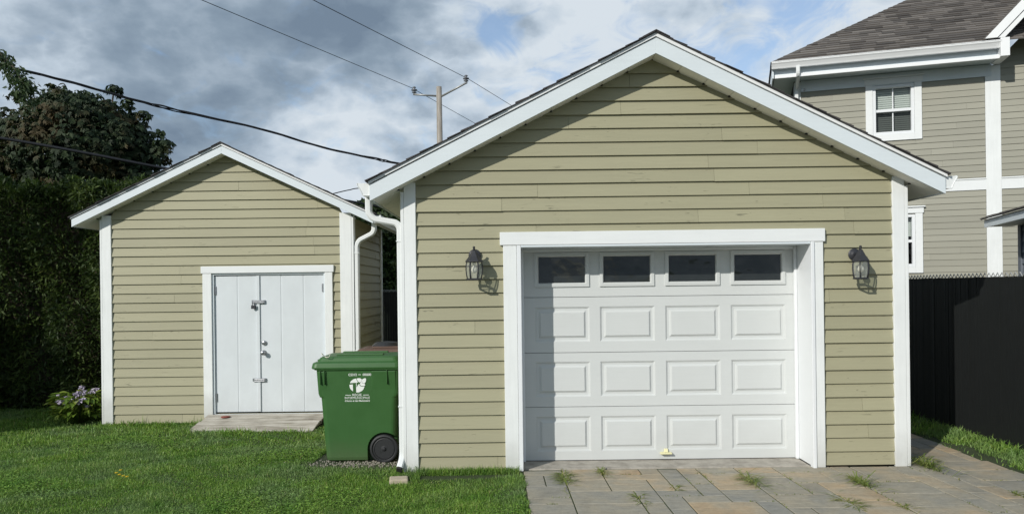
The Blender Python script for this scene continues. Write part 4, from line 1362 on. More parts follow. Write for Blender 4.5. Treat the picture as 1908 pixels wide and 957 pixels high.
H_ = thing("house", "two storey greige house with white trim behind the black fence", "house", HH(0, 3, 0))
HW0 = -3.60; HZ = 5.80
UW = (-2.13, -1.375, 4.785, 5.785); LW = (-2.13, -1.385, 2.10, 3.15)
mb = MB(HH)
siding(mb, 0.0, HZ, 0.1235, lambda z: (HW0 + 0.08, -0.135), [(UW[0], UW[1], UW[2], UW[3]), (LW[0], LW[1], LW[2], LW[3])], th=0.012, rnd=random.Random(2), joint=(2.4, 3.6))
GAP = 5.2   # gable wing runs to t = 5.2
GPT = 1.08
def wing_clip(z):
    if z < 6.0: return (0.135, GAP - 0.1)
    d = (z - 6.0) / GPT
    return (0.02 + d, GAP - d)
siding(mb, 0.0, 6.0 + 2.5 * GPT, 0.1235, wing_clip, th=0.012, rnd=random.Random(12), joint=(2.4, 3.6))
mb.build("siding", M['house_siding'], H_, fixn=False)
mb = MB(lambda x, y, z: HH(HW0 + 0.012 + y, x, z))
siding(mb, 0.0, HZ, 0.1235, lambda z: (0.08, 8.0), th=0.012, rnd=random.Random(13))
mb.build("siding", M['house_siding'], H_)
mb = MB(HH)
# shell with window reveals
def shell_wall(mb, x0, x1, z0, z1, ops, y0, y1):
    xs_ = sorted({x0, x1} | {q for o in ops for q in o[:2]}); zs_ = sorted({z0, z1} | {q for o in ops for q in o[2:]})
    for a, b in zip(xs_, xs_[1:]):
        for c_, d in zip(zs_, zs_[1:]):
            if any(o[0] <= a and b <= o[1] and o[2] <= c_ and d <= o[3] for o in ops): continue
            mb.box(a, b, y0, y1, c_, d)
shell_wall(mb, HW0 + 0.01, GAP - 0.01, 0, 6.0, [UW, LW], 0.002, 0.15)
mb.prism_y([(0.02, 6.0), (GAP, 6.0), ((GAP) / 2, 6.0 + GAP / 2 * GPT - 0.05)], 0.002, 0.15)
mb.box(HW0 + 0.012, HW0 + 0.15, 0.15, 8.0, 0, HZ + 0.2)
mb.build("wall", M['house_siding'], H_)
mb = MB(HH)
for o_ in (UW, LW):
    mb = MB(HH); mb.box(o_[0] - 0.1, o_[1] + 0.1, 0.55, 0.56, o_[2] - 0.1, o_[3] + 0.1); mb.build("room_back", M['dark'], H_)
# trim boards
mb = MB(HH); mb.box(-0.128, 0.135, -0.028, -0.001, 0, 6.0); mb.build("corner_board", M['trim'], H_, bevel=0.004)
mb = MB(HH); mb.box(HW0 - 0.03, HW0 + 0.10, -0.026, 0.10, 0, HZ + 0.2); mb.build("corner_board", M['trim'], H_, bevel=0.004)
for (xa, xb) in ((HW0 + 0.101, -0.129), (0.136, GAP - 0.1)):
    mb = MB(HH); mb.box(xa, xb, -0.026, -0.001, 3.58, 3.785); mb.box(xa, xb, -0.040, -0.0265, 3.787, 3.812); mb.build("band_board", M['trim_h'], H_)
# cornice: frieze, soffit, fascia, gutter
mb = MB(HH); mb.box(HW0 + 0.101, -0.02, -0.034, -0.001, 5.79, 6.02); mb.build("frieze", M['alu'], H_, bevel=0.003)
mb = MB(HH); mb.box(-4.03, -0.03, -0.50, 0.02, 6.03, 6.045); mb.box(-4.03, HW0 - 0.03, 0.021, 8.4, 6.03, 6.045); mb.build("soffit", M['alu'], H_)
mb = MB(HH); mb.box(-4.03, -0.02, -0.545, -0.505, 5.985, 6.055); mb.build("cornice_moulding", M['alu_w'], H_, bevel=0.006)
mb = MB(HH); mb.box(-4.05, -0.02, -0.44, -0.42, 6.058, 6.26); mb.box(-4.075, -4.05, -0.515, 8.4, 6.0, 6.26); mb.build("fascia", M['alu'], H_)
mb = MB(HH)
gp = [(-0.517, 6.305), (-0.517, 6.175), (-0.585, 6.175), (-0.60, 6.21), (-0.625, 6.255), (-0.645, 6.28), (-0.645, 6.305)]
n_ = len(gp)
mb.prism_x(gp, -4.09, -0.02); mb.box(-4.092, -0.02, -0.652, -0.632, 6.300, 6.312)
mb.build("gutter", M['alu_w'], H_)
mb = MB(HH)
mb.rect_sweep(bend([(-3.80, -0.58, 6.18), (-3.80, -0.58, 6.05), (-3.66, -0.10, 5.80), (-3.66, -0.10, 5.6), (-3.66, -0.10, 0.2)], 0.05, 3), 0.10, 0.075, side=Vector((1, 0, 0)))
mb.v = []; mb.f = []; mb.var = []; mb.mi = []
mb.rect_sweep(bend([(-3.585, -0.58, 6.18), (-3.585, -0.58, 6.02), (-3.585, -0.09, 5.86), (-3.585, -0.075, 5.70), (-3.585, -0.075, 0.2)], 0.06, 3), 0.075, 0.06, side=Vector((1, 0, 0)))
mb.build("downspout", M['gutter'], H_)
mb = MB(HH); mb.lathe([(0.02, -0.10), (0.03, -0.16), (0.001, -0.17)], (-3.44, 0, 5.80), 'Y', 10); mb.build("bracket", M['steel'], H_)


def house_window(o_, muntin):
    x0, x1, z0, z1 = o_
    fr_ = MB(HH); y = -0.005
    w = 0.055
    zm = (z0 + z1) / 2 - 0.01
    for b_ in ((x0, x0 + w, z0, z1), (x1 - w, x1, z0, z1), (x0 + w, x1 - w, z0, z0 + w), (x0 + w, x1 - w, z1 - w, z1)):
        fr_.box(b_[0], b_[1], y - 0.02, 0.09, b_[2], b_[3])
    fr_.box(x0 + w, x1 - w, 0.0, 0.08, zm - 0.028, zm + 0.028)
    if muntin:
        fr_.box((x0 + x1) / 2 - 0.011, (x0 + x1) / 2 + 0.011, 0.045, 0.058, z0 + w, zm - 0.029); fr_.box((x0 + x1) / 2 - 0.011, (x0 + x1) / 2 + 0.011, 0.035, 0.048, zm + 0.029, z1 - w)
    f_ = fr_.build("window", M['vinyl'], H_, bevel=0.003)
    c_ = MB(HH)
    k = 0.135
    c_.box(x0 - k, x0 - 0.003, -0.040, -0.001, z0 - 0.13, z1 + 0.02); c_.box(x1 + 0.003, x1 + k, -0.040, -0.001, z0 - 0.13, z1 + 0.02)
    c_.box(x0 - 0.002, x1 + 0.002, -0.040, -0.001, z0 - 0.13, z0 - 0.003)
    c_.box(x0 - k - 0.02, x1 + k + 0.02, -0.048, -0.001, z1 + 0.022, z1 + 0.135); c_.box(x0 - k - 0.045, x1 + k + 0.045, -0.075, -0.001, z1 + 0.137, z1 + 0.165)
    c_.build("casing", M['trim_h'], f_, bevel=0.003)
    p_ = MB(HH); p_.cur = 1; p_.face([(x0 + w, 0.05, z0 + w), (x1 - w, 0.05, z0 + w), (x1 - w, 0.05, zm), (x0 + w, 0.05, zm)]); p_.cur = 0; p_.face([(x0 + w, 0.04, zm), (x1 - w, 0.04, zm), (x1 - w, 0.04, z1 - w), (x0 + w, 0.04, z1 - w)])
    p_.build("pane", [M['pane'], M['screen']], f_, fixn=False)
    b_ = MB(HH)
    zz = z1 - 0.06
    stop = z0 + 0.06 if muntin else zm + 0.10
    while zz > stop:
        dpt = 0.12
        b_.hexa([(x0 + 0.05, dpt, zz - 0.038), (x1 - 0.05, dpt, zz - 0.038), (x1 - 0.05, dpt + 0.012, zz), (x0 + 0.05, dpt + 0.012, zz)],
                [(x0 + 0.05, dpt + 0.002, zz - 0.037), (x1 - 0.05, dpt + 0.002, zz - 0.037), (x1 - 0.05, dpt + 0.014, zz + 0.001), (x0 + 0.05, dpt + 0.014, zz + 0.001)])
        zz -= 0.042
    b_.build("blind", M['blind'], f_, fixn=False)


house_window(UW, True)
house_window(LW, False)
# main hip roof
mb = MB(HH)
RPT = 0.65; ex0 = -4.10; en0 = -0.60; ez0 = 6.30
cosr = 1 / math.hypot(1, RPT)
def fm_front(al, s_, lift):      # s_ horizontal run inward
    return (al, en0 + s_ - lift * RPT * cosr, ez0 + s_ * RPT + lift * cosr)
mb.face([fm_front(ex0, 0, 0), fm_front(6.5, 0, 0), fm_front(6.5, 4.6, 0), fm_front(ex0 + 4.6, 4.6, 0)], 0.3)
shingle_slope(mb, fm_front, lambda s_: (ex0 + s_, 6.5), 0.0, 4.6, 0.125, random.Random(9), tab=(0.16, 0.50), th=0.022, ragged=0.006)
def fm_left(al, s_, lift):
    return (ex0 + s_ - lift * RPT * cosr, al, ez0 + s_ * RPT + lift * cosr)
mb.face([fm_left(en0, 0, 0), fm_left(8.6, 0, 0), fm_left(8.6 - 4.6, 4.6, 0), fm_left(en0 + 4.6, 4.6, 0)], 0.3)
shingle_slope(mb, fm_left, lambda s_: (en0 + s_, 8.6 - s_), 0.0, 4.6, 0.125, random.Random(10), tab=(0.16, 0.55), th=0.014, ragged=0.006)
# hip caps
for k in range(32):
    a = k * 0.145; b = a + 0.165
    c0 = (ex0 + a, en0 + a, ez0 + a * RPT + 0.022); c1 = (ex0 + b, en0 + b, ez0 + b * RPT + 0.014)
    w = 0.11
    for (dx, dn) in ((1, 0), (0, 1)):
        lo0 = (c0[0] + dx * w, c0[1] + dn * w, c0[2] - 0.006); lo1 = (c1[0] + dx * w, c1[1] + dn * w, c1[2] - 0.006)
        v_ = rng.random()
        mb.face([c0, lo0, lo1, c1], v_)
        mb.face([c0, lo0, (lo0[0], lo0[1], lo0[2] - 0.02), (c0[0], c0[1], c0[2] - 0.02)], v_)
rf = mb.build("roof", M['house_shingle'], H_, fixn=False)
# gable wing roof: two rake boards, soffit and shingles
gx = -0.30; gz = 6.34
apx = (GAP + gx * 0 + 0.30) / 2 + gx / 2 + 0.0
apx = GAP / 2
for sg in (-1, 1):
    e = apx + sg * (apx - gx)
    za = gz + (apx - gx) * GPT
    gz0 = 6.350
    for nm, n0, n1, o0, o1, mt in (("rake_board", -0.66, -0.62, 0.0, -0.22, 'alu_w'), ("rake_moulding", -0.635, -0.60, -0.235, -0.36, 'alu_w')):
        mb = MB(HH)
        q0 = (gz0 - gz - o0) / GPT; q1 = (gz0 - gz - o1) / GPT      # level cut just above the gutter
        mb.prism_y([(e - sg * q0, gz0), (apx, za + o0), (apx, za + o1), (e - sg * q1, gz0)], n0, n1)
        mb.build(nm, M[mt], H_, bevel=0.003)
    mb = MB(HH); xa_, xb_ = sorted((e + -sg * 0.27, e - sg * 0.42)); mb.box(xa_, xb_, -0.64, -0.05, 6.0, 6.346); mb.build("cornice_return", M['alu_w'], H_, bevel=0.006)
    mb = MB(HH); mb.prism_y([(e - sg * 0.36, gz - 0.33 + 0.36 * GPT), (apx, za - 0.33), (apx, za - 0.30), (e - sg * 0.36, gz - 0.30 + 0.36 * GPT)], -0.60, 0.0); mb.build("soffit", M['alu'], H_)
    mb = MB(HH); mb.prism_y([(e - sg * 0.30, gz - 0.29 + 0.30 * GPT), (apx, za - 0.29), (apx, za + 0.025), (e + sg * 0.02, gz + 0.005)], -0.598, 4.2); mb.build("roof", M['house_shingle'], H_)

# small grey outbuilding that shows its eave over the fence
N_ = thing("outbuilding", "small slate grey shed roof corner beyond the black fence", "shed", (8.2, 2.6, 0))
# local frame: a along HE1 (right), b along -HE2 (towards the viewer), origin at the far eave corner
NO = pix(1834, 424, 11.0)
def NN(a, b, z): return (NO.x + a * HE1[0] - b * HE2[0], NO.y + a * HE1[1] - b * HE2[1], z)
nz = NO.z
mb = MB(NN)
mb.box(0, 0.03, 0, 3.4, nz, nz + 0.115); mb.build("fascia", M['alu'], N_)
mb = MB(NN); mb.prism_y([(0, nz), (1.6, nz + 0.44), (1.6, nz + 0.555), (0, nz + 0.115)], -0.0, 0.03); mb.v = []; mb.f = []; mb.var = []; mb.mi = []
mb.prism_y([(0.031, nz + 0.004), (1.6, nz + 0.004 + 0.43), (1.6, nz + 0.54), (0.031, nz + 0.108)], 0.0, 0.03)
mb.build("rake_board", M['alu'], N_)
mb = MB(NN)
NL = 1.7
mb.prism_y([(-0.04, nz + 0.112), (1.6, nz + 0.56), (3.24, nz + 0.112), (3.24, nz + 0.13), (1.6, nz + 0.585), (-0.04, nz + 0.13)], -0.03, 3.45)
def fm_n(al, s_, lift): return (-0.05 + s_, al, nz + 0.13 + s_ * 0.275 + lift)
shingle_slope(mb, fm_n, lambda s_: (-0.04, 3.46), 0.0, 1.64, 0.14, random.Random(6), th=0.014)
mb.build("roof", M['house_shingle'], N_)
mb = MB(NN)
mb.hexa([(0.03, 0.03, nz + 0.006), (0.36, 0.03, nz + 0.006), (0.36, 3.4, nz + 0.006), (0.03, 3.4, nz + 0.006)], [(0.03, 0.03, nz + 0.02), (0.36, 0.03, nz + 0.02), (0.36, 3.4, nz + 0.02), (0.03, 3.4, nz + 0.02)])
mb.build("soffit", M['soffit'], N_)
mb = MB(lambda x, y, z: NN(0.37 + y, x, z))
siding(mb, 0.0, nz + 0.0, 0.155, lambda z: (0.42, 3.2), rnd=random.Random(4), th=0.015); mb.build("siding", M['grey_siding'], N_)
mb = MB(NN); mb.box(0.372, 2.8, 0.34, 3.2, 0.0, nz + 0.1); mb.build("wall", M['grey_siding'], N_)
mb = MB(NN); mb.box(0.335, 0.40, 0.30, 0.41, 0.0, nz); mb.build("corner_board", M['grey_siding'], N_)

# ------------------------------------------------------------------ utility pole and wires
PD = 34.5
pb = pix(819, 900, PD); ptop = pix(818, 162, PD)
U = thing("utility_pole", "weathered wooden utility pole behind the garage roof with two metal arms", "utility pole", (ptop.x, ptop.y, -0.1))
mb = MB(); mb.tube([(ptop.x + 0.02, ptop.y, -0.5), (ptop.x + 0.01, ptop.y, 5.0), tuple(ptop)], [0.17, 0.15, 0.125], 16); mb.build("pole", M['pole'], U, smooth=True)
IA = pix(767, 164, PD); IB = pix(872, 147, PD - 0.8)
for (tip, root_px) in ((pix(770, 176, PD), pix(813, 179, PD)), (pix(870, 154, PD - 0.8), pix(822, 180, PD))):
    mb = MB(); mb.tube([tuple(root_px), tuple(tip)], 0.045, 10)
    d_ = (tip - root_px).normalized()
    mb.tube([tuple(root_px), tuple(root_px - d_ * 0.10 + Vector((0, 0, 0.12)))], 0.04, 8); mb.tube([tuple(root_px), tuple(root_px - d_ * 0.10 - Vector((0, 0, 0.16)))], 0.04, 8)
    a_ = mb.build("arm", M['galv'], U, smooth=True)
    mb = MB()
    mb.lathe([(0.03, 0.0), (0.03, 0.06), (0.11, 0.08), (0.11, 0.11), (0.05, 0.13), (0.05, 0.16), (0.14, 0.18), (0.14, 0.22), (0.05, 0.25), (0.06, 0.30), (0.09, 0.32), (0.05, 0.36), (0.01, 0.37)], tuple(tip - d_ * 0.05), 'Z', 14)
    mb.build("insulator", M['porcelain'], a_, smooth=True)


def wire(name, pts, r_, label, group=None, mat='wire', sag=0.0):
    mb = MB(); P_ = [Vector(p_) for p_ in pts]; path = []
    for a, b in zip(P_, P_[1:]):
        for k in range(12):
            t_ = k / 12; q = a.lerp(b, t_); q.z -= sag * 4 * t_ * (1 - t_); path.append(q)
    path.append(P_[-1])
    mb.tube(path, r_, 6)
    return tag(mb.build(name, M[mat], smooth=True), label, "wire", group)


def through(p0, p1, ext0, ext1):
    d = (p1 - p0); return [p0 - d * ext0, p0, p1, p1 + d * ext1]


a0 = pix(375, 0, 24.5); a2 = pix(885, 230, 44)
wire("power_wire", [a0 - (IA - a0) * 1.2 + Vector((0, 0, .6)), a0, IA, a2, a2 + (a2 - IA) * 9], 0.013, "thin power wire to the insulator on the lower arm of the pole", "overhead wires")
b0 = pix(583, 0, 24.0); b2 = pix(955, 198, 42)
wire("power_wire", [b0 - (IB - b0) * 1.2 + Vector((0, 0, .6)), b0, IB, b2, b2 + (b2 - IB) * 9], 0.013, "thin power wire to the insulator on the raised arm of the pole", "overhead wires")
# twisted service cable from the upper left to behind the garage roof
cpx = [(-220, 72, 9.5), (0, 121, 10.6), (130, 153, 11.2), (250, 186, 11.9), (330, 206, 12.5), (480, 239, 13.3), (600, 274, 14.2), (700, 296, 15.0), (745, 305, 15.4), (900, 335, 17.0), (1150, 375, 22.0), (1500, 420, 33.0)]
cpts = [pix(*q) for q in cpx]


def smooth_path(P_, n=10):
    outp = []
    for k in range(len(P_) - 1):
        p0 = P_[max(k - 1, 0)]; p1 = P_[k]; p2 = P_[k + 1]; p3 = P_[min(k + 2, len(P_) - 1)]
        for q in range(n):
            t_ = q / n
            outp.append(0.5 * ((2 * p1) + (p2 - p0) * t_ + (2 * p0 - 5 * p1 + 4 * p2 - p3) * t_ ** 2 + (3 * p1 - p0 - 3 * p2 + p3) * t_ ** 3))
    outp.append(P_[-1]); return outp


sp_ = smooth_path(cpts, 24)
mb = MB()
for ph in (0.0, 2.1, 4.2):
    rad = 0.011 if ph else 0.014
    mb.tube([p_ + Vector((0, math.cos(k * 0.16 + ph), math.sin(k * 0.16 + ph))) * (0.011 + 0.012 * max(0, math.sin(k * 0.075 + 1.0)) ** 3) for k, p_ in enumerate(sp_)], rad, 6)
tag(mb.build("service_cable", M['rubber'], smooth=True), "thick black twisted cable hanging between the tree and the garage roof", "wire", "overhead wires")
dp = smooth_path([pix(-200, 230, 10.2), pix(0, 258, 11.0), pix(150, 284, 11.6), pix(300, 313, 12.4), pix(480, 345, 14.0), pix(640, 373, 15.6), pix(690, 382, 16.2), pix(800, 400, 17.5), pix(1130, 420, 22.5), pix(1480, 440, 33.0)])
mb = MB(); mb.tube(dp, 0.017, 6); mb.tube([p_ + Vector((0, 0.02, 0.02)) for p_ in dp], 0.010, 6)
tag(mb.build("service_cable", M['rubber'], smooth=True), "black cable passing low in front of the dark tree to behind the shed roof", "wire", "overhead wires")
ep = smooth_path([pix(560, 376, 16.0), pix(620, 361, 16.5), pix(650, 354, 16.8), pix(680, 350, 17.2), pix(800, 346, 19.0), pix(1120, 380, 24.0), pix(1490, 430, 33.0)])
mb = MB(); mb.tube(ep, 0.011, 6)
tag(mb.build("service_cable", M['rubber'], smooth=True), "short thin wire rising from the shed roof towards the garage gutter", "wire", "overhead wires")


# ------------------------------------------------------------------ vegetation
def lumpy_points(lumps, n, shell=0.55):
    """points spread through overlapping lumps, mostly near their skins; returns points, outward directions"""
    vols = np.array([l[3] * l[4] * l[5] for l in lumps]) ** (2 / 3)
    pick = NP.choice(len(lumps), n, p=vols / vols.sum())
    L = np.array(lumps)[pick]
    d = rand_dirs(n)
    r_ = np.where(NP.random(n) < shell, NP.uniform(0.82, 1.06, n), NP.random(n) ** (1 / 2.2))
    return L[:, :3] + d * r_[:, None] * L[:, 3:6], d, pick


def crown_palmate(name, lumps, n_leaf, size, mat, parent):
    c, d, pick = lumpy_points(lumps, n_leaf)
    ax = d + 0.7 * rand_dirs(n_leaf); ax[:, 2] += 0.25
    ax /= np.linalg.norm(ax, axis=1, keepdims=True)
    u = np.cross(ax, rand_dirs(n_leaf)); u /= np.linalg.norm(u, axis=1, keepdims=True)
    w = np.cross(ax, u)
    C, Dv, Nn, Ln, Wd, Va = [], [], [], [], [], []
    v0 = np.clip(NP.normal(0.40, 0.17, n_leaf), 0, 1)
    for q in range(5):
        a = R(-100 + 50 * q)
        dv = u * math.cos(a) + w * math.sin(a) + ax * 0.1; dv[:, 2] -= 0.95
        l_ = size * NP.uniform(0.7, 1.15, n_leaf) * (1.0 if q in (0, 1, 5) else 0.85)
        C.append(c); Dv.append(dv); Nn.append(ax); Ln.append(l_); Wd.append(l_ * 0.42); Va.append(np.clip(v0 + NP.normal(0, 0.08, n_leaf), 0, 1))
    return leaf_mesh(name, np.concatenate(C), np.concatenate(Dv), np.concatenate(Nn), np.concatenate(Ln), np.concatenate(Wd), np.concatenate(Va), mat, parent, 0.12, 0.12)


def crown_simple(name, lumps, n, size, mat, parent, aspect=0.5, up=0.0, shell=0.6):
    c, d, pick = lumpy_points(lumps, n, shell)
    dv = d + 0.9 * rand_dirs(n); dv[:, 2] += up
    l_ = size * NP.uniform(0.6, 1.3, n)
    return leaf_mesh(name, c, dv, rand_dirs(n) + d * 0.6, l_, l_ * aspect, np.clip(NP.normal(0.45, 0.22, n), 0, 1), mat, parent, 0.15, 0.1)


def limbs(name, base, h, targets, r0, mat, parent):
    mb = MB()
    b = Vector(base); top = b + Vector((0, 0, h))
    mb.tube([b, b.lerp(top, 0.5) + Vector((0.03, 0, 0)), top], [r0, r0 * 0.8, r0 * 0.55], 10)
    for k, t_ in enumerate(targets):
        t_ = Vector(t_); s_ = b.lerp(top, 0.45 + 0.55 * ((k * 37) % 10) / 10)
        m_ = s_.lerp(t_, 0.5) + Vector((0, 0, -0.10))
        mb.tube([s_, m_, t_], [r0 * 0.42, r0 * 0.25, r0 * 0.08], 6)
    return mb.build(name, mat, parent, smooth=True)


# chestnut tree behind the hedge
TD = 16.2
def lump_px(u, v, D, rpx, flat=0.85, depth=1.0):
    p_ = pix(u, v, D); r_ = rpx * D / F
    return (p_.x, p_.y, p_.z, r_, r_ * depth, r_ * flat)


CH = thing("chestnut_tree", "broad dark leafed tree with reddish top rising behind the hedge", "tree", (-9.3, 9.0, -0.1))
ch_l = [lump_px(150, 275, TD, 118, 0.86), lump_px(60, 285, TD, 82), lump_px(222, 274, TD, 66), lump_px(185, 222, TD, 52), lump_px(110, 220, TD - .4, 50), lump_px(288, 290, TD, 26),
        lump_px(20, 245, TD, 52), lump_px(244, 238, TD + .4, 34), lump_px(108, 180, TD, 26, 1.1), lump_px(150, 190, TD, 24), lump_px(212, 168, TD, 16, .7), lump_px(30, 178, TD, 12),
        lump_px(70, 200, TD, 24), lump_px(-40, 290, TD, 80), lump_px(130, 345, TD, 80, .6), lump_px(240, 330, TD, 55, .7), lump_px(20, 350, TD, 60, .6), lump_px(305, 268, TD, 18), lump_px(238, 192, TD, 11), lump_px(268, 214, TD, 12), lump_px(60, 215, TD, 16), lump_px(296, 246, TD, 10)]
crown_palmate("crown", ch_l, 9500, 0.125, M['chestnut'], CH)
limbs("trunk_or_core", (-9.3, 9.0, -0.2), 3.6, [l[:3] for l in ch_l[:12]], 0.19, M['bark'], CH)

# cedar hedge: a run behind the hosta and an unseen arm added on the left to cast shade
def hedge(label, boxes, n_per, seed):
    root = thing("cedar_hedge", label, "hedge", ((boxes[0][0] + boxes[0][1]) / 2, (boxes[0][2] + boxes[0][3]) / 2, -0.1))
    C, Dv, Nn, Va, Ln = [], [], [], [], []
    core = MB()
    for (x0, x1, y0, y1, z1, dens, size) in boxes:
        core.box(x0 + 0.25, x1 - 0.25, y0 + 0.25, y1 - 0.25, -0.12, z1 - 0.30)
        for face in ('f', 'b', 'l', 'r', 't'):
            A = {'f': (x1 - x0) * z1, 'b': (x1 - x0) * z1 * 0.25, 'l': (y1 - y0) * z1 * 0.5, 'r': (y1 - y0) * z1, 't': (x1 - x0) * (y1 - y0)}[face]
            n = int(A * dens)
            px_ = NP.uniform(x0, x1, n); py_ = NP.uniform(y0, y1, n); pz_ = NP.uniform(-0.08, z1, n)
            dep = np.abs(NP.normal(0, 0.10, n)) + 0.0
            if face == 'f': py_ = y0 + dep; nr = np.array([0, -1, 0])
            elif face == 'b': py_ = y1 - dep; nr = np.array([0, 1, 0])
            elif face == 'l': px_ = x0 + dep; nr = np.array([-1, 0, 0])
            elif face == 'r': px_ = x1 - dep; nr = np.array([1, 0, 0])
            else: pz_ = z1 - dep; nr = np.array([0, 0, 1])
            # uneven surface: vertical plumes and horizontal bulges
            und = 0.11 * np.sin(px_ * 3.1 + 1.3 * np.sin(pz_ * 2.0)) + 0.09 * np.sin(px_ * 7.3 + pz_ * 1.7 + py_ * 5) + 0.07 * np.sin(pz_ * 5.3 + px_ * 2.2 + py_ * 3)
            if face in 'fb': py_ = py_ + (und if face == 'f' else -und)
            elif face in 'lr': px_ = px_ + (und if face == 'l' else -und)
            else: pz_ = pz_ - 0.10 + 0.12 * np.sin(px_ * 4.7 + 0.6) * np.sin(py_ * 3.3) + 0.08 * np.sin(px_ * 11.0 + py_ * 5)
            # taper at the top
            k = np.clip((pz_ - (z1 - 0.5)) / 0.5, 0, 1) ** 2 * 0.22
            if face == 'f': py_ = py_ + k
            c = np.stack([px_, py_, pz_], 1)
            clump = np.sin(px_ * 9.1 + py_ * 4 + 2 * np.sin(pz_ * 6)) * np.sin(pz_ * 8.3 + px_ * 3)
            dv = nr * 0.65 + rand_dirs(n) * 0.75 + np.array([0.25, 0, 0.0])
            C.append(c); Dv.append(dv); Nn.append(nr * 0.6 + np.array([0, 0, 0.8]) + rand_dirs(n) * 0.6); Va.append(np.clip(0.42 + 0.16 * clump + NP.normal(0, 0.16, n), 0, 1)); Ln.append(size * NP.uniform(0.6, 1.4, n))
    core.build("trunk_or_core", M['dirt'], root)  # solid dark boxes added inside the foliage to block see-through, no real trunks
    Ln = np.concatenate(Ln)
    leaf_mesh("foliage", np.concatenate(C), np.concatenate(Dv), np.concatenate(Nn), Ln, Ln * 0.24, np.concatenate(Va), M['cedar'], root, 0.08, 0.05)
    return root


hedge("tall dense dark cedar hedge standing beside the shed and hosta", [(-9.8, -5.75, 4.75, 5.9, 3.62, 2500, 0.105)], 0, 1)
hedge("unseen cedar hedge arm added past the hosta to shade hedge and lawn", [(-9.6, -8.35, 0.9, 4.7, 1.6, 420, 0.16)], 0, 2)

# drooping locust tree whose trunk stands outside the frame
LT = thing("locust_tree", "green feathery tree with a drooping branch over the hedge", "tree", (-9.9, 3.4, -0.1))
lt_l = [(-9.9, 3.3, 7.2, 1.5, 1.5, 1.1), (-9.3, 3.4, 7.8, 1.1, 1.2, 0.8), (-10.5, 3.4, 7.7, 1.2, 1.2, 0.9), (-9.9, 3.3, 6.3, 1.0, 1.1, 0.7), (-9.9, 1.5, 4.1, 1.2, 1.3, 1.3), (-10.3, 2.4, 5.3, 1.0, 1.0, 0.9)]  # low outlying lumps added out of view to shade the lower hedge
lt_c, lt_d, _ = lumpy_points(lt_l, 7000)
# the drooping branch in view
br = smooth_path([Vector((-8.9, 3.3, 5.7)), pix(-60, 70, 10.6), pix(-10, 92, 10.5), pix(22, 122, 10.4), pix(40, 150, 10.3), pix(54, 172, 10.3)], 10)
subs = []
for (s_, u, v) in ((26, 25, 165), (30, 52, 200), (34, 46, 188), (22, 10, 130), (38, 35, 172), (42, 60, 165), (18, -10, 120)):
    a = br[min(s_, len(br) - 1)]; b = pix(u, v, 10.35)
    subs.append([a, a.lerp(b, .5) + Vector((0.03, 0, 0.03)), b])
cc, dd = [], []
for path, wgt in [(br[14:], 420)] + [(smooth_path(s_, 8), 110) for s_ in subs]:
    for k in range(wgt):
        p_ = path[rng.randrange(len(path))]
        cc.append((p_.x + rng.gauss(0, 0.045), p_.y + rng.gauss(0, 0.08), p_.z + rng.gauss(-0.03, 0.05)))
        dd.append((rng.gauss(0.15, 0.6), rng.gauss(0, 0.6), rng.gauss(-0.6, 0.5)))
C_ = np.concatenate([lt_c, np.array(cc)]); D_ = np.concatenate([lt_d + 0.8 * rand_dirs(7000), np.array(dd)])
n = len(C_); Ln = np.concatenate([np.full(7000, 0.17), NP.uniform(0.05, 0.10, len(cc))])
leaf_mesh("crown", C_, D_, rand_dirs(n), Ln, Ln * 0.36, np.clip(NP.normal(0.45, 0.25, n), 0, 1), M['locust'], LT, 0.1, 0.1)
mb = MB()
mb.tube([(-9.9, 3.4, -0.3), (-9.85, 3.4, 2.5), (-9.8, 3.35, 5.0), (-9.6, 3.3, 7.4)], [0.16, 0.13, 0.10, 0.04], 10)
mb.tube([(-9.8, 3.35, 4.8), (-9.4, 3.3, 5.5)] + [tuple(p_) for p_ in br], [0.05, 0.04] + [0.022 * (1 - k / len(br)) + 0.004 for k in range(len(br))], 6)
for s_ in subs: mb.tube(s_, [0.006, 0.004, 0.002], 5)
mb.build("trunk_or_core", M['bark'], LT, smooth=True)

# trees seen in the gap between shed and garage
BT = thing("bushy_tree", "dark green bushy tree beyond the fence in the gap between shed and garage", "tree", (-3.0, 11.5, -0.1))
b_l = [lump_px(705, 470, 19, 70), lump_px(760, 460, 19, 75), lump_px(700, 410, 19, 36), lump_px(735, 520, 18.5, 80, .7), lump_px(678, 392, 19.2, 18), lump_px(790, 430, 19, 50), lump_px(650, 480, 19, 60)]
crown_simple("crown", b_l, 20000, 0.16, M['tree_green'], BT, 0.5)
limbs("trunk_or_core", (-3.0, 11.6, -0.2), 2.2, [l[:3] for l in b_l], 0.14, M['bark'], BT)

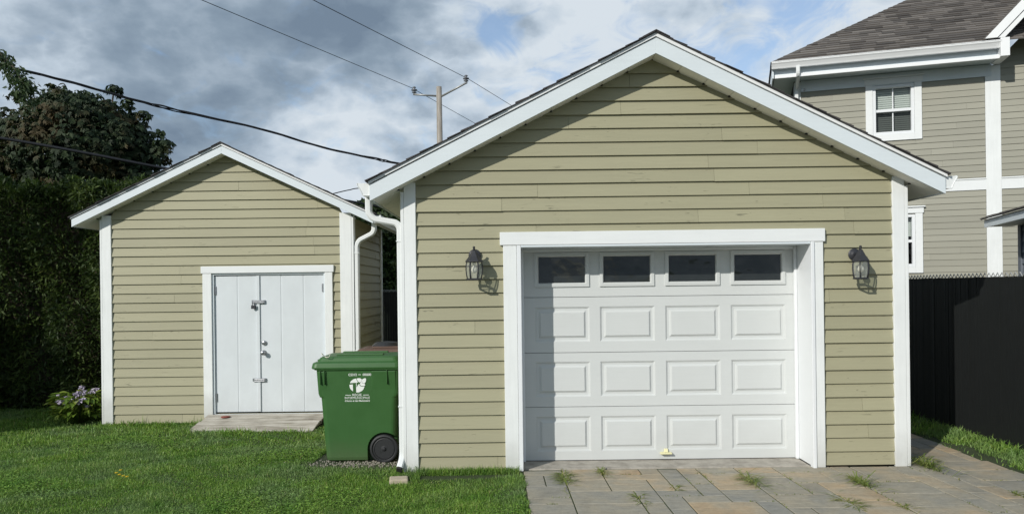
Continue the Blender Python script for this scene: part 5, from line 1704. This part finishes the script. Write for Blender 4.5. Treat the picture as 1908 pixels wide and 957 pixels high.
# hosta with lilac bells beside the shed
HX, HY = -6.28, 3.52
HO = thing("hosta", "flowering hosta clump with lilac bells beside the shed corner", "plant", (HX, HY, -0.1))
mb = MB()
hr = random.Random(15)
for k in range(270):
    a = hr.uniform(0, 2 * math.pi); reach = hr.uniform(0.10, 0.33); hgt = hr.uniform(0.10, 0.40) * (1.15 - reach)
    ln = hr.uniform(0.10, 0.17); wd = ln * hr.uniform(0.42, 0.58)
    b = Vector((HX + 0.05 * math.cos(a), HY + 0.05 * math.sin(a), ground_z(HX, HY)))
    rad = Vector((math.cos(a), math.sin(a), 0)); sd_ = Vector((-math.sin(a), math.cos(a), 0)) + Vector((0, 0, hr.uniform(-.35, .35)))
    p0 = b + rad * reach * 0.8 + Vector((0, 0, hgt + 0.05)); droop = hr.uniform(0.2, 0.9)
    var = hr.random()
    mb.tube([b, b.lerp(p0, 0.5) + Vector((0, 0, 0.05)), p0], 0.004, 4, var=var)
    prev = None
    for q in range(6):
        t_ = q / 5
        c_ = p0 + rad * ln * t_ + Vector((0, 0, 0.05 * t_ - droop * ln * t_ * t_))
        w = wd * 0.5 * math.sin(math.pi * min(1, (t_ * 0.93 + 0.07)) ** 0.75) if q < 5 else 0.001
        row = mb.pts([c_ - sd_ * w + Vector((0, 0, 0.012)), c_, c_ + sd_ * w + Vector((0, 0, 0.012))])
        if prev:
            mb.idx([prev[0], prev[1], row[1], row[0]], var); mb.idx([prev[1], prev[2], row[2], row[1]], var)
        prev = row
mb.build("leaves", M['hosta'], HO, smooth=True, fixn=False)
for k in range(26):
    st = MB()
    a = hr.uniform(0, 2 * math.pi); reach = hr.uniform(0.15, 0.40); hgt = hr.uniform(0.32, 0.55) - 0.25 * max(0, reach - .25)
    b = Vector((HX, HY, ground_z(HX, HY))); tip = b + Vector((math.cos(a) * reach, math.sin(a) * reach, hgt))
    m_ = b.lerp(tip, 0.6) + Vector((0, 0, 0.09))
    path = smooth_path([b, m_, tip], 6)
    st.tube(path, 0.0035, 4, var=0.7)
    st.cur = 1
    for q in range(hr.randint(6, 10)):
        p_ = path[-1 - hr.randrange(min(5, len(path)))]; d_ = Vector((hr.gauss(0, 1), hr.gauss(0, 1), -0.9)).normalized()
        base = Vector(p_); l_ = hr.uniform(0.035, 0.06)
        st.tube([base, base + d_ * l_ * 0.45, base + d_ * l_ * 0.8, base + d_ * l_], [0.003, 0.007, 0.010, 0.015], 6, cap=False)
    st.build("flower_stalk", [M['weed'], M['lilac']], HO, smooth=True, fixn=False)


# ------------------------------------------------------------------ grass
def blades(name, P, ln, wd, lean, var, mat, curl=0.5):
    N = len(P)
    a = NP.uniform(0, 2 * np.pi, N); d = np.stack([np.cos(a), np.sin(a), np.zeros(N)], 1)
    sd_ = np.stack([-np.sin(a), np.cos(a), np.zeros(N)], 1)
    # blades turn their flat side any way
    b = NP.uniform(0, 2 * np.pi, N); sd_ = np.stack([np.cos(b), np.sin(b), np.zeros(N)], 1)
    V = np.empty((N, 5, 3), dtype=np.float32)
    ln = ln[:, None]; wd = wd[:, None]; lean = lean[:, None]
    up = np.array([0, 0, 1.0])
    m_ = P + up * ln * 0.55 * (1 - lean * 0.35) + d * ln * lean * 0.30
    t_ = P + up * ln * (1 - lean * 0.75) + d * ln * lean * 0.95
    V[:, 0] = P - sd_ * wd * 0.5; V[:, 1] = P + sd_ * wd * 0.5
    V[:, 2] = m_ + sd_ * wd * 0.42; V[:, 3] = m_ - sd_ * wd * 0.42; V[:, 4] = t_
    me = bpy.data.meshes.new(name)
    me.vertices.add(N * 5); me.vertices.foreach_set("co", V.reshape(-1))
    idx = (np.arange(N)[:, None] * 5 + np.array([[0, 1, 2, 3, 3, 2, 4]])).reshape(-1).astype(np.int32)
    me.loops.add(N * 7); me.loops.foreach_set("vertex_index", idx)
    me.polygons.add(N * 2)
    ls = (np.arange(N)[:, None] * 7 + np.array([[0, 4]])).reshape(-1).astype(np.int32)
    me.polygons.foreach_set("loop_start", ls); me.polygons.foreach_set("loop_total", np.tile(np.array([4, 3], dtype=np.int32), N))
    me.update(calc_edges=True)
    at_ = me.attributes.new("var", 'FLOAT', 'FACE'); at_.data.foreach_set("value", np.repeat(var, 2).astype(np.float32))
    me.materials.append(mat)
    return put(name, me)


gz_v = np.vectorize(ground_z)


def sample_lawn(n, x0, x1, y0, y1):
    x = NP.uniform(x0, x1, n); y = NP.uniform(y0, y1, n)
    keep = x < (0.075 - 0.026 * y + 0.012 * np.sin(y * 9) + 0.012 * np.sin(y * 23 + 1) + 0.004)
    keep &= ~((x > GX0 - 0.01) & (y > 0.0))                                  # garage
    keep &= ~((x > GX0 + 0.02) & (y > -0.03) & (NP.random(n) < 0.4))          # thin bare soil along the wall
    keep &= ~((x > SX0 - 0.03) & (x < SX1 + 0.05) & (y > SY - 0.03) & (y < SY + SL))
    keep &= ~((x > -4.33) & (x < -2.64) & (y > 2.56) & (y < SY))
    keep &= ~((np.abs(x + 1.62) < 0.50) & (y > 0.48) & (y < 2.2))
    keep &= ~((((x + 1.62) / 0.62) ** 2 + ((y - 0.50) / 0.17) ** 2 < 1) & (NP.random(n) < 0.88))
    keep &= ~((x > -1.5) & (y > 0.25) & (NP.random(n) < 0.8))
    keep &= ~((x > -1.17) & (x < -0.99) & (y > -0.30) & (y < -0.13))
    keep &= x > -0.72 * (y - CAMY) - 1.8
    return x[keep], y[keep]


def lawn(n, x0, x1, y0, y1, lmin, lmax):
    x, y = sample_lawn(n, x0, x1, y0, y1)
    z = gz_v(x, y)
    N = len(x)
    tuft = 0.5 + 0.5 * np.sin(x * 5.1 + 2 * np.sin(y * 3.3)) * np.sin(y * 6.2 + 1.5 * np.sin(x * 4.1))
    ln = NP.uniform(lmin, lmax, N) * (0.55 + 0.85 * tuft) * np.where(NP.random(N) < 0.06, 1.6, 1.0)
    wall = (x > GX0) & (y > -0.20); ln = np.where(wall, ln * NP.uniform(0.8, 2.4, N), ln)
    sh = (np.abs(y - SY + 0.08) < 0.12) & (x < SX1); ln = np.where(sh, ln * NP.uniform(0.9, 1.9, N), ln)
    rampf = (x > -4.5) & (x < -2.5) & (y > 2.40) & (y < 2.6); ln = np.where(rampf, ln * NP.uniform(0.9, 1.7, N), ln)
    return x, y, z, ln, np.clip(NP.normal(0.42, 0.24, N) + 0.30 * (tuft - .5), 0, 1)


parts_ = [lawn(225000, -6.6, 0.3, -2.2, -0.2, 0.026, 0.052), lawn(160000, -8.2, -0.9, -0.2, 1.6, 0.026, 0.055), lawn(120000, -8.6, -1.0, 1.6, 5.2, 0.030, 0.064)]
X_, Y_, Z_, L_, V_ = [np.concatenate([p_[k] for p_ in parts_]) for k in range(5)]
nw = 2600
wx_ = NP.uniform(-0.93, 0.04, nw); wy_ = NP.uniform(-0.12, -0.035, nw)
X_ = np.concatenate([X_, wx_]); Y_ = np.concatenate([Y_, wy_]); Z_ = np.concatenate([Z_, gz_v(wx_, wy_)]); L_ = np.concatenate([L_, NP.uniform(0.04, 0.11, nw)]); V_ = np.concatenate([V_, np.clip(NP.normal(0.5, 0.2, nw), 0, 1)])
N = len(X_)
dry = NP.random(N) < 0.035; V_ = np.where(dry, NP.uniform(0.93, 1.0, N), np.minimum(V_, 0.92))
g_ = blades("grass", np.stack([X_, Y_, Z_ - 0.004], 1), L_, NP.uniform(0.0032, 0.0056, N) * (1 + 0.25 * np.clip(Y_, 0, 4)), np.clip(NP.normal(0.55, 0.25, N), 0.05, 1.1), V_, M['grass'])
tag(g_, "short mown green grass of the lawn in front of the shed", "grass", kind='stuff')

# clover and broad leafed weeds growing through the lawn
cx_, cy_ = sample_lawn(60000, -5.5, 0.1, -1.9, 2.2)
pm = np.sin(cx_ * 2.1 + 1.2 * np.sin(cy_ * 2.7)) + np.sin(cy_ * 3.1 + cx_ * 0.9) + 0.5 * np.sin(cx_ * 7.3) * np.sin(cy_ * 6.1) + NP.normal(0, 0.35, len(cx_))
cx_, cy_ = cx_[pm > 1.0], cy_[pm > 1.0]; N = len(cx_)
cz_ = gz_v(cx_, cy_) + NP.uniform(0.02, 0.05, N)
cd_ = rand_dirs(N); cd_[:, 2] = np.abs(cd_[:, 2]) * 0.25
leafs = leaf_mesh("clover", np.stack([cx_, cy_, cz_], 1), cd_, np.stack([NP.normal(0, .3, N), NP.normal(-.2, .3, N), np.ones(N)], 1), NP.uniform(0.012, 0.028, N), NP.uniform(0.009, 0.018, N), np.clip(NP.normal(0.45, 0.2, N), 0, 0.92), M['grass'], None, 0.1, 0.05)
tag(leafs, "clover and small broad leaves growing through the lawn", "clover", kind='stuff')

# rank grass strip along the foot of the black fence
n = 26000
x = NP.uniform(4.66, 5.26, n); y = NP.uniform(-3.0, 6.5, n)
keep = (x > 4.80 + 0.06 * np.sin(y * 3) + 0.04 * np.sin(y * 11)) | (NP.random(n) < 0.05); keep &= (y < 1.8) | (NP.random(n) < 0.45)
x, y = x[keep], y[keep]; N = len(x)
g2 = blades("weedy_grass", np.stack([x, y, np.full(N, -0.02)], 1), NP.uniform(0.05, 0.15, N) * (0.6 + (x - 4.66) * 0.9), NP.uniform(0.005, 0.013, N), np.clip(NP.normal(0.6, 0.25, N), 0.1, 1.1), np.clip(NP.normal(0.6, 0.2, N), 0, 0.92), M['grass'])
tag(g2, "rank grass strip along the foot of the black fence", "grass", kind='stuff')

# weeds rooted in the joints of the driveway
WR = random.Random(3)


def weed(px_, py_, size, n_, label, flat=0.6, stretch=(1, 1)):
    mb = MB(); size *= 1.35; n_ = int(n_ * 1.35)
    q0 = py_ / math.cos(ang); p0 = (px_ - 0.085 + q0 * math.sin(ang)) / math.cos(ang)
    def dist(e):
        cx_ = min(max(p0, min(e[0], e[2])), max(e[0], e[2])); cy_ = min(max(q0, min(e[1], e[3])), max(e[1], e[3]))
        return math.hypot(cx_ - p0, (cy_ - q0) * (1.0 if e[0] == e[2] else 1.6)), cx_, cy_
    e = min((e_ for e_ in EDGES if abs(e_[0] - p0) < 1.2), key=lambda e_: dist(e_)[0]); _, jp, jq = dist(e)
    vert = e[0] == e[2]
    for k in range(int(n_ * 0.8)):
        a = WR.uniform(0, 2 * math.pi); l_ = size * WR.uniform(0.25, 0.95) * (1.35 if WR.random() < 0.08 else 1)
        al = WR.gauss(0, size * (0.62 if k % 2 else 0.30)); ac = WR.gauss(0, 0.012)
        bp, bq = (jp + ac, jq + al) if vert else (jp + al, jq + ac)
        bp = max(bp, 0.02)
        bx, by, _z = DT(bp, bq, 0)
        if by > -0.012 and bx < 3.8: by = -0.012 - WR.random() * 0.02
        b = Vector((bx, by, -0.018))
        d_ = Vector((math.cos(a), math.sin(a), 0)); s_ = Vector((-math.sin(a), math.cos(a), 0)); w = WR.uniform(0.0022, 0.0055)
        h = l_ * (1 - flat) * WR.uniform(0.2, 0.8)
        p1 = b + d_ * l_ * 0.5 + Vector((0, 0, h)); p2 = b + d_ * l_ + Vector((0, 0, h * 0.6)); v_ = WR.random()
        i = mb.pts([b - s_ * w, b + s_ * w, p1 + s_ * w, p1 - s_ * w, p2])
        mb.idx([i[0], i[1], i[2], i[3]], v_); mb.idx([i[3], i[2], i[4]], v_)
        if WR.random() < 0.5:
            c_ = b.lerp(p1, WR.random()); r2 = Vector((WR.gauss(0, 1), WR.gauss(0, 1), WR.uniform(0, .6))).normalized() * size * 0.16
            i = mb.pts([c_, c_ + r2 * 0.5 + s_ * 0.006, c_ + r2, c_ + r2 * 0.5 - s_ * 0.006]); mb.idx(i, v_)
    return tag(mb.build("weed", M['weed'], fixn=False), label, "weed", "weeds in the driveway joints")


def on_ground(u, v, z=-0.012):
    d = pix_dir(u, v); D = (EYE - z) / -d.z
    return (d.x * D, CAMY + D)


for (u, v, sz, n_, lb, fl_) in [
        (1040, 893, 0.16, 90, "straggling weed run in the paver joint nearest the lawn", 0.75),
        (1066, 884, 0.15, 60, "flat weed spreading over pavers close to the lawn corner of the door casing", 0.8),
        (1122, 880, 0.12, 55, "small upright weed between pavers close to the garage slab", 0.55),
        (1152, 926, 0.12, 45, "thin weed in a long paver joint below the second door panel", 0.8),
        (1385, 897, 0.20, 90, "wispy sprawling weed below the garage door's last panel", 0.7),
        (1612, 899, 0.17, 110, "bushy green weed rooted in front of the narrow wall by the fence", 0.5),
        (1735, 868, 0.20, 150, "wide green weed clump by the fence side garage corner", 0.5),
        (1722, 853, 0.12, 40, "low weed at the shaded edge behind the wide weed clump", 0.7),
        (1560, 937, 0.16, 70, "mossy weed trail in the joint near the bottom of the driveway", 0.85),
        (1668, 943, 0.10, 30, "short weed near the lower edge of the paving by the grass strip", 0.8),
        (1240, 908, 0.10, 30, "tiny weed between pavers under the handle of the garage door", 0.8),
        (1880, 921, 0.12, 40, "weed in the paver joint nearest the rank fence grass", 0.75)]:
    gx_, gy_ = on_ground(u, v)
    weed(gx_, gy_, sz, n_, lb, fl_, (1.0, 1.0))
# moss and tiny growth along joints
E_ = np.array([e for e in EDGES if e[1] < 0.3]); n = 11000
lens = np.hypot(E_[:, 2] - E_[:, 0], E_[:, 3] - E_[:, 1]); pk = NP.choice(len(E_), n, p=lens / lens.sum()); tt = NP.random(n)
pp = E_[pk, 0] * (1 - tt) + E_[pk, 2] * tt; qq = E_[pk, 1] * (1 - tt) + E_[pk, 3] * tt
msk = (np.sin(pp * 3.3 + qq * 2.1 + 0.7 * pk) + np.sin(pp * 7.1 - qq * 5.3)) > 0.85
pp, qq = pp[msk] + NP.normal(0, 0.0035, msk.sum()), qq[msk] + NP.normal(0, 0.0035, msk.sum())
wx = 0.085 + pp * math.cos(ang) - qq * math.sin(ang); N = len(pp)
wy = np.minimum(qq * math.cos(ang), np.where(wx < 3.8, -0.012, 99))
g3 = blades("joint_moss", np.stack([wx, wy, np.full(N, -0.0185)], 1), NP.uniform(0.010, 0.040, N), NP.uniform(0.003, 0.008, N), np.clip(NP.normal(0.8, 0.25, N), 0.1, 1.2), np.clip(NP.normal(0.45, 0.3, N), 0, 1), M['weed'])
tag(g3, "tiny moss and seedlings growing along the driveway joints", "moss", kind='stuff')

# dandelions in the lawn
for (u, v) in ((216, 889), (224, 881), (229, 893), (236, 895), (222, 891)):
    gx_, gy_ = on_ground(u, v, -0.03)
    mb = MB(); z0 = ground_z(gx_, gy_); hh = rng.uniform(0.05, 0.075)
    mb.tube([(gx_, gy_, z0), (gx_ + 0.004, gy_, z0 + hh)], 0.0018, 5)
    rt = thing("dandelion", "small yellow lawn flower in a loose cluster on the open lawn", "flower", (gx_, gy_, z0), "yellow flowers in the lawn")
    mb.build("stem", M['weed'], rt)
    mb = MB()
    for ring_, (r_, h_) in enumerate(((0.017, 0.0), (0.012, 0.005), (0.006, 0.008))):
        for q in range(12):
            a = 2 * math.pi * (q + ring_ * .5) / 12
            c_ = Vector((gx_ + 0.004, gy_, z0 + hh + h_)); d_ = Vector((math.cos(a), math.sin(a), 0.25)); s_ = Vector((-math.sin(a), math.cos(a), 0)) * 0.0035
            mb.face([c_ - s_, c_ + d_ * r_ - s_, c_ + d_ * r_ + s_, c_ + s_])
    mb.build("bloom", M['yellow'], rt, fixn=False)
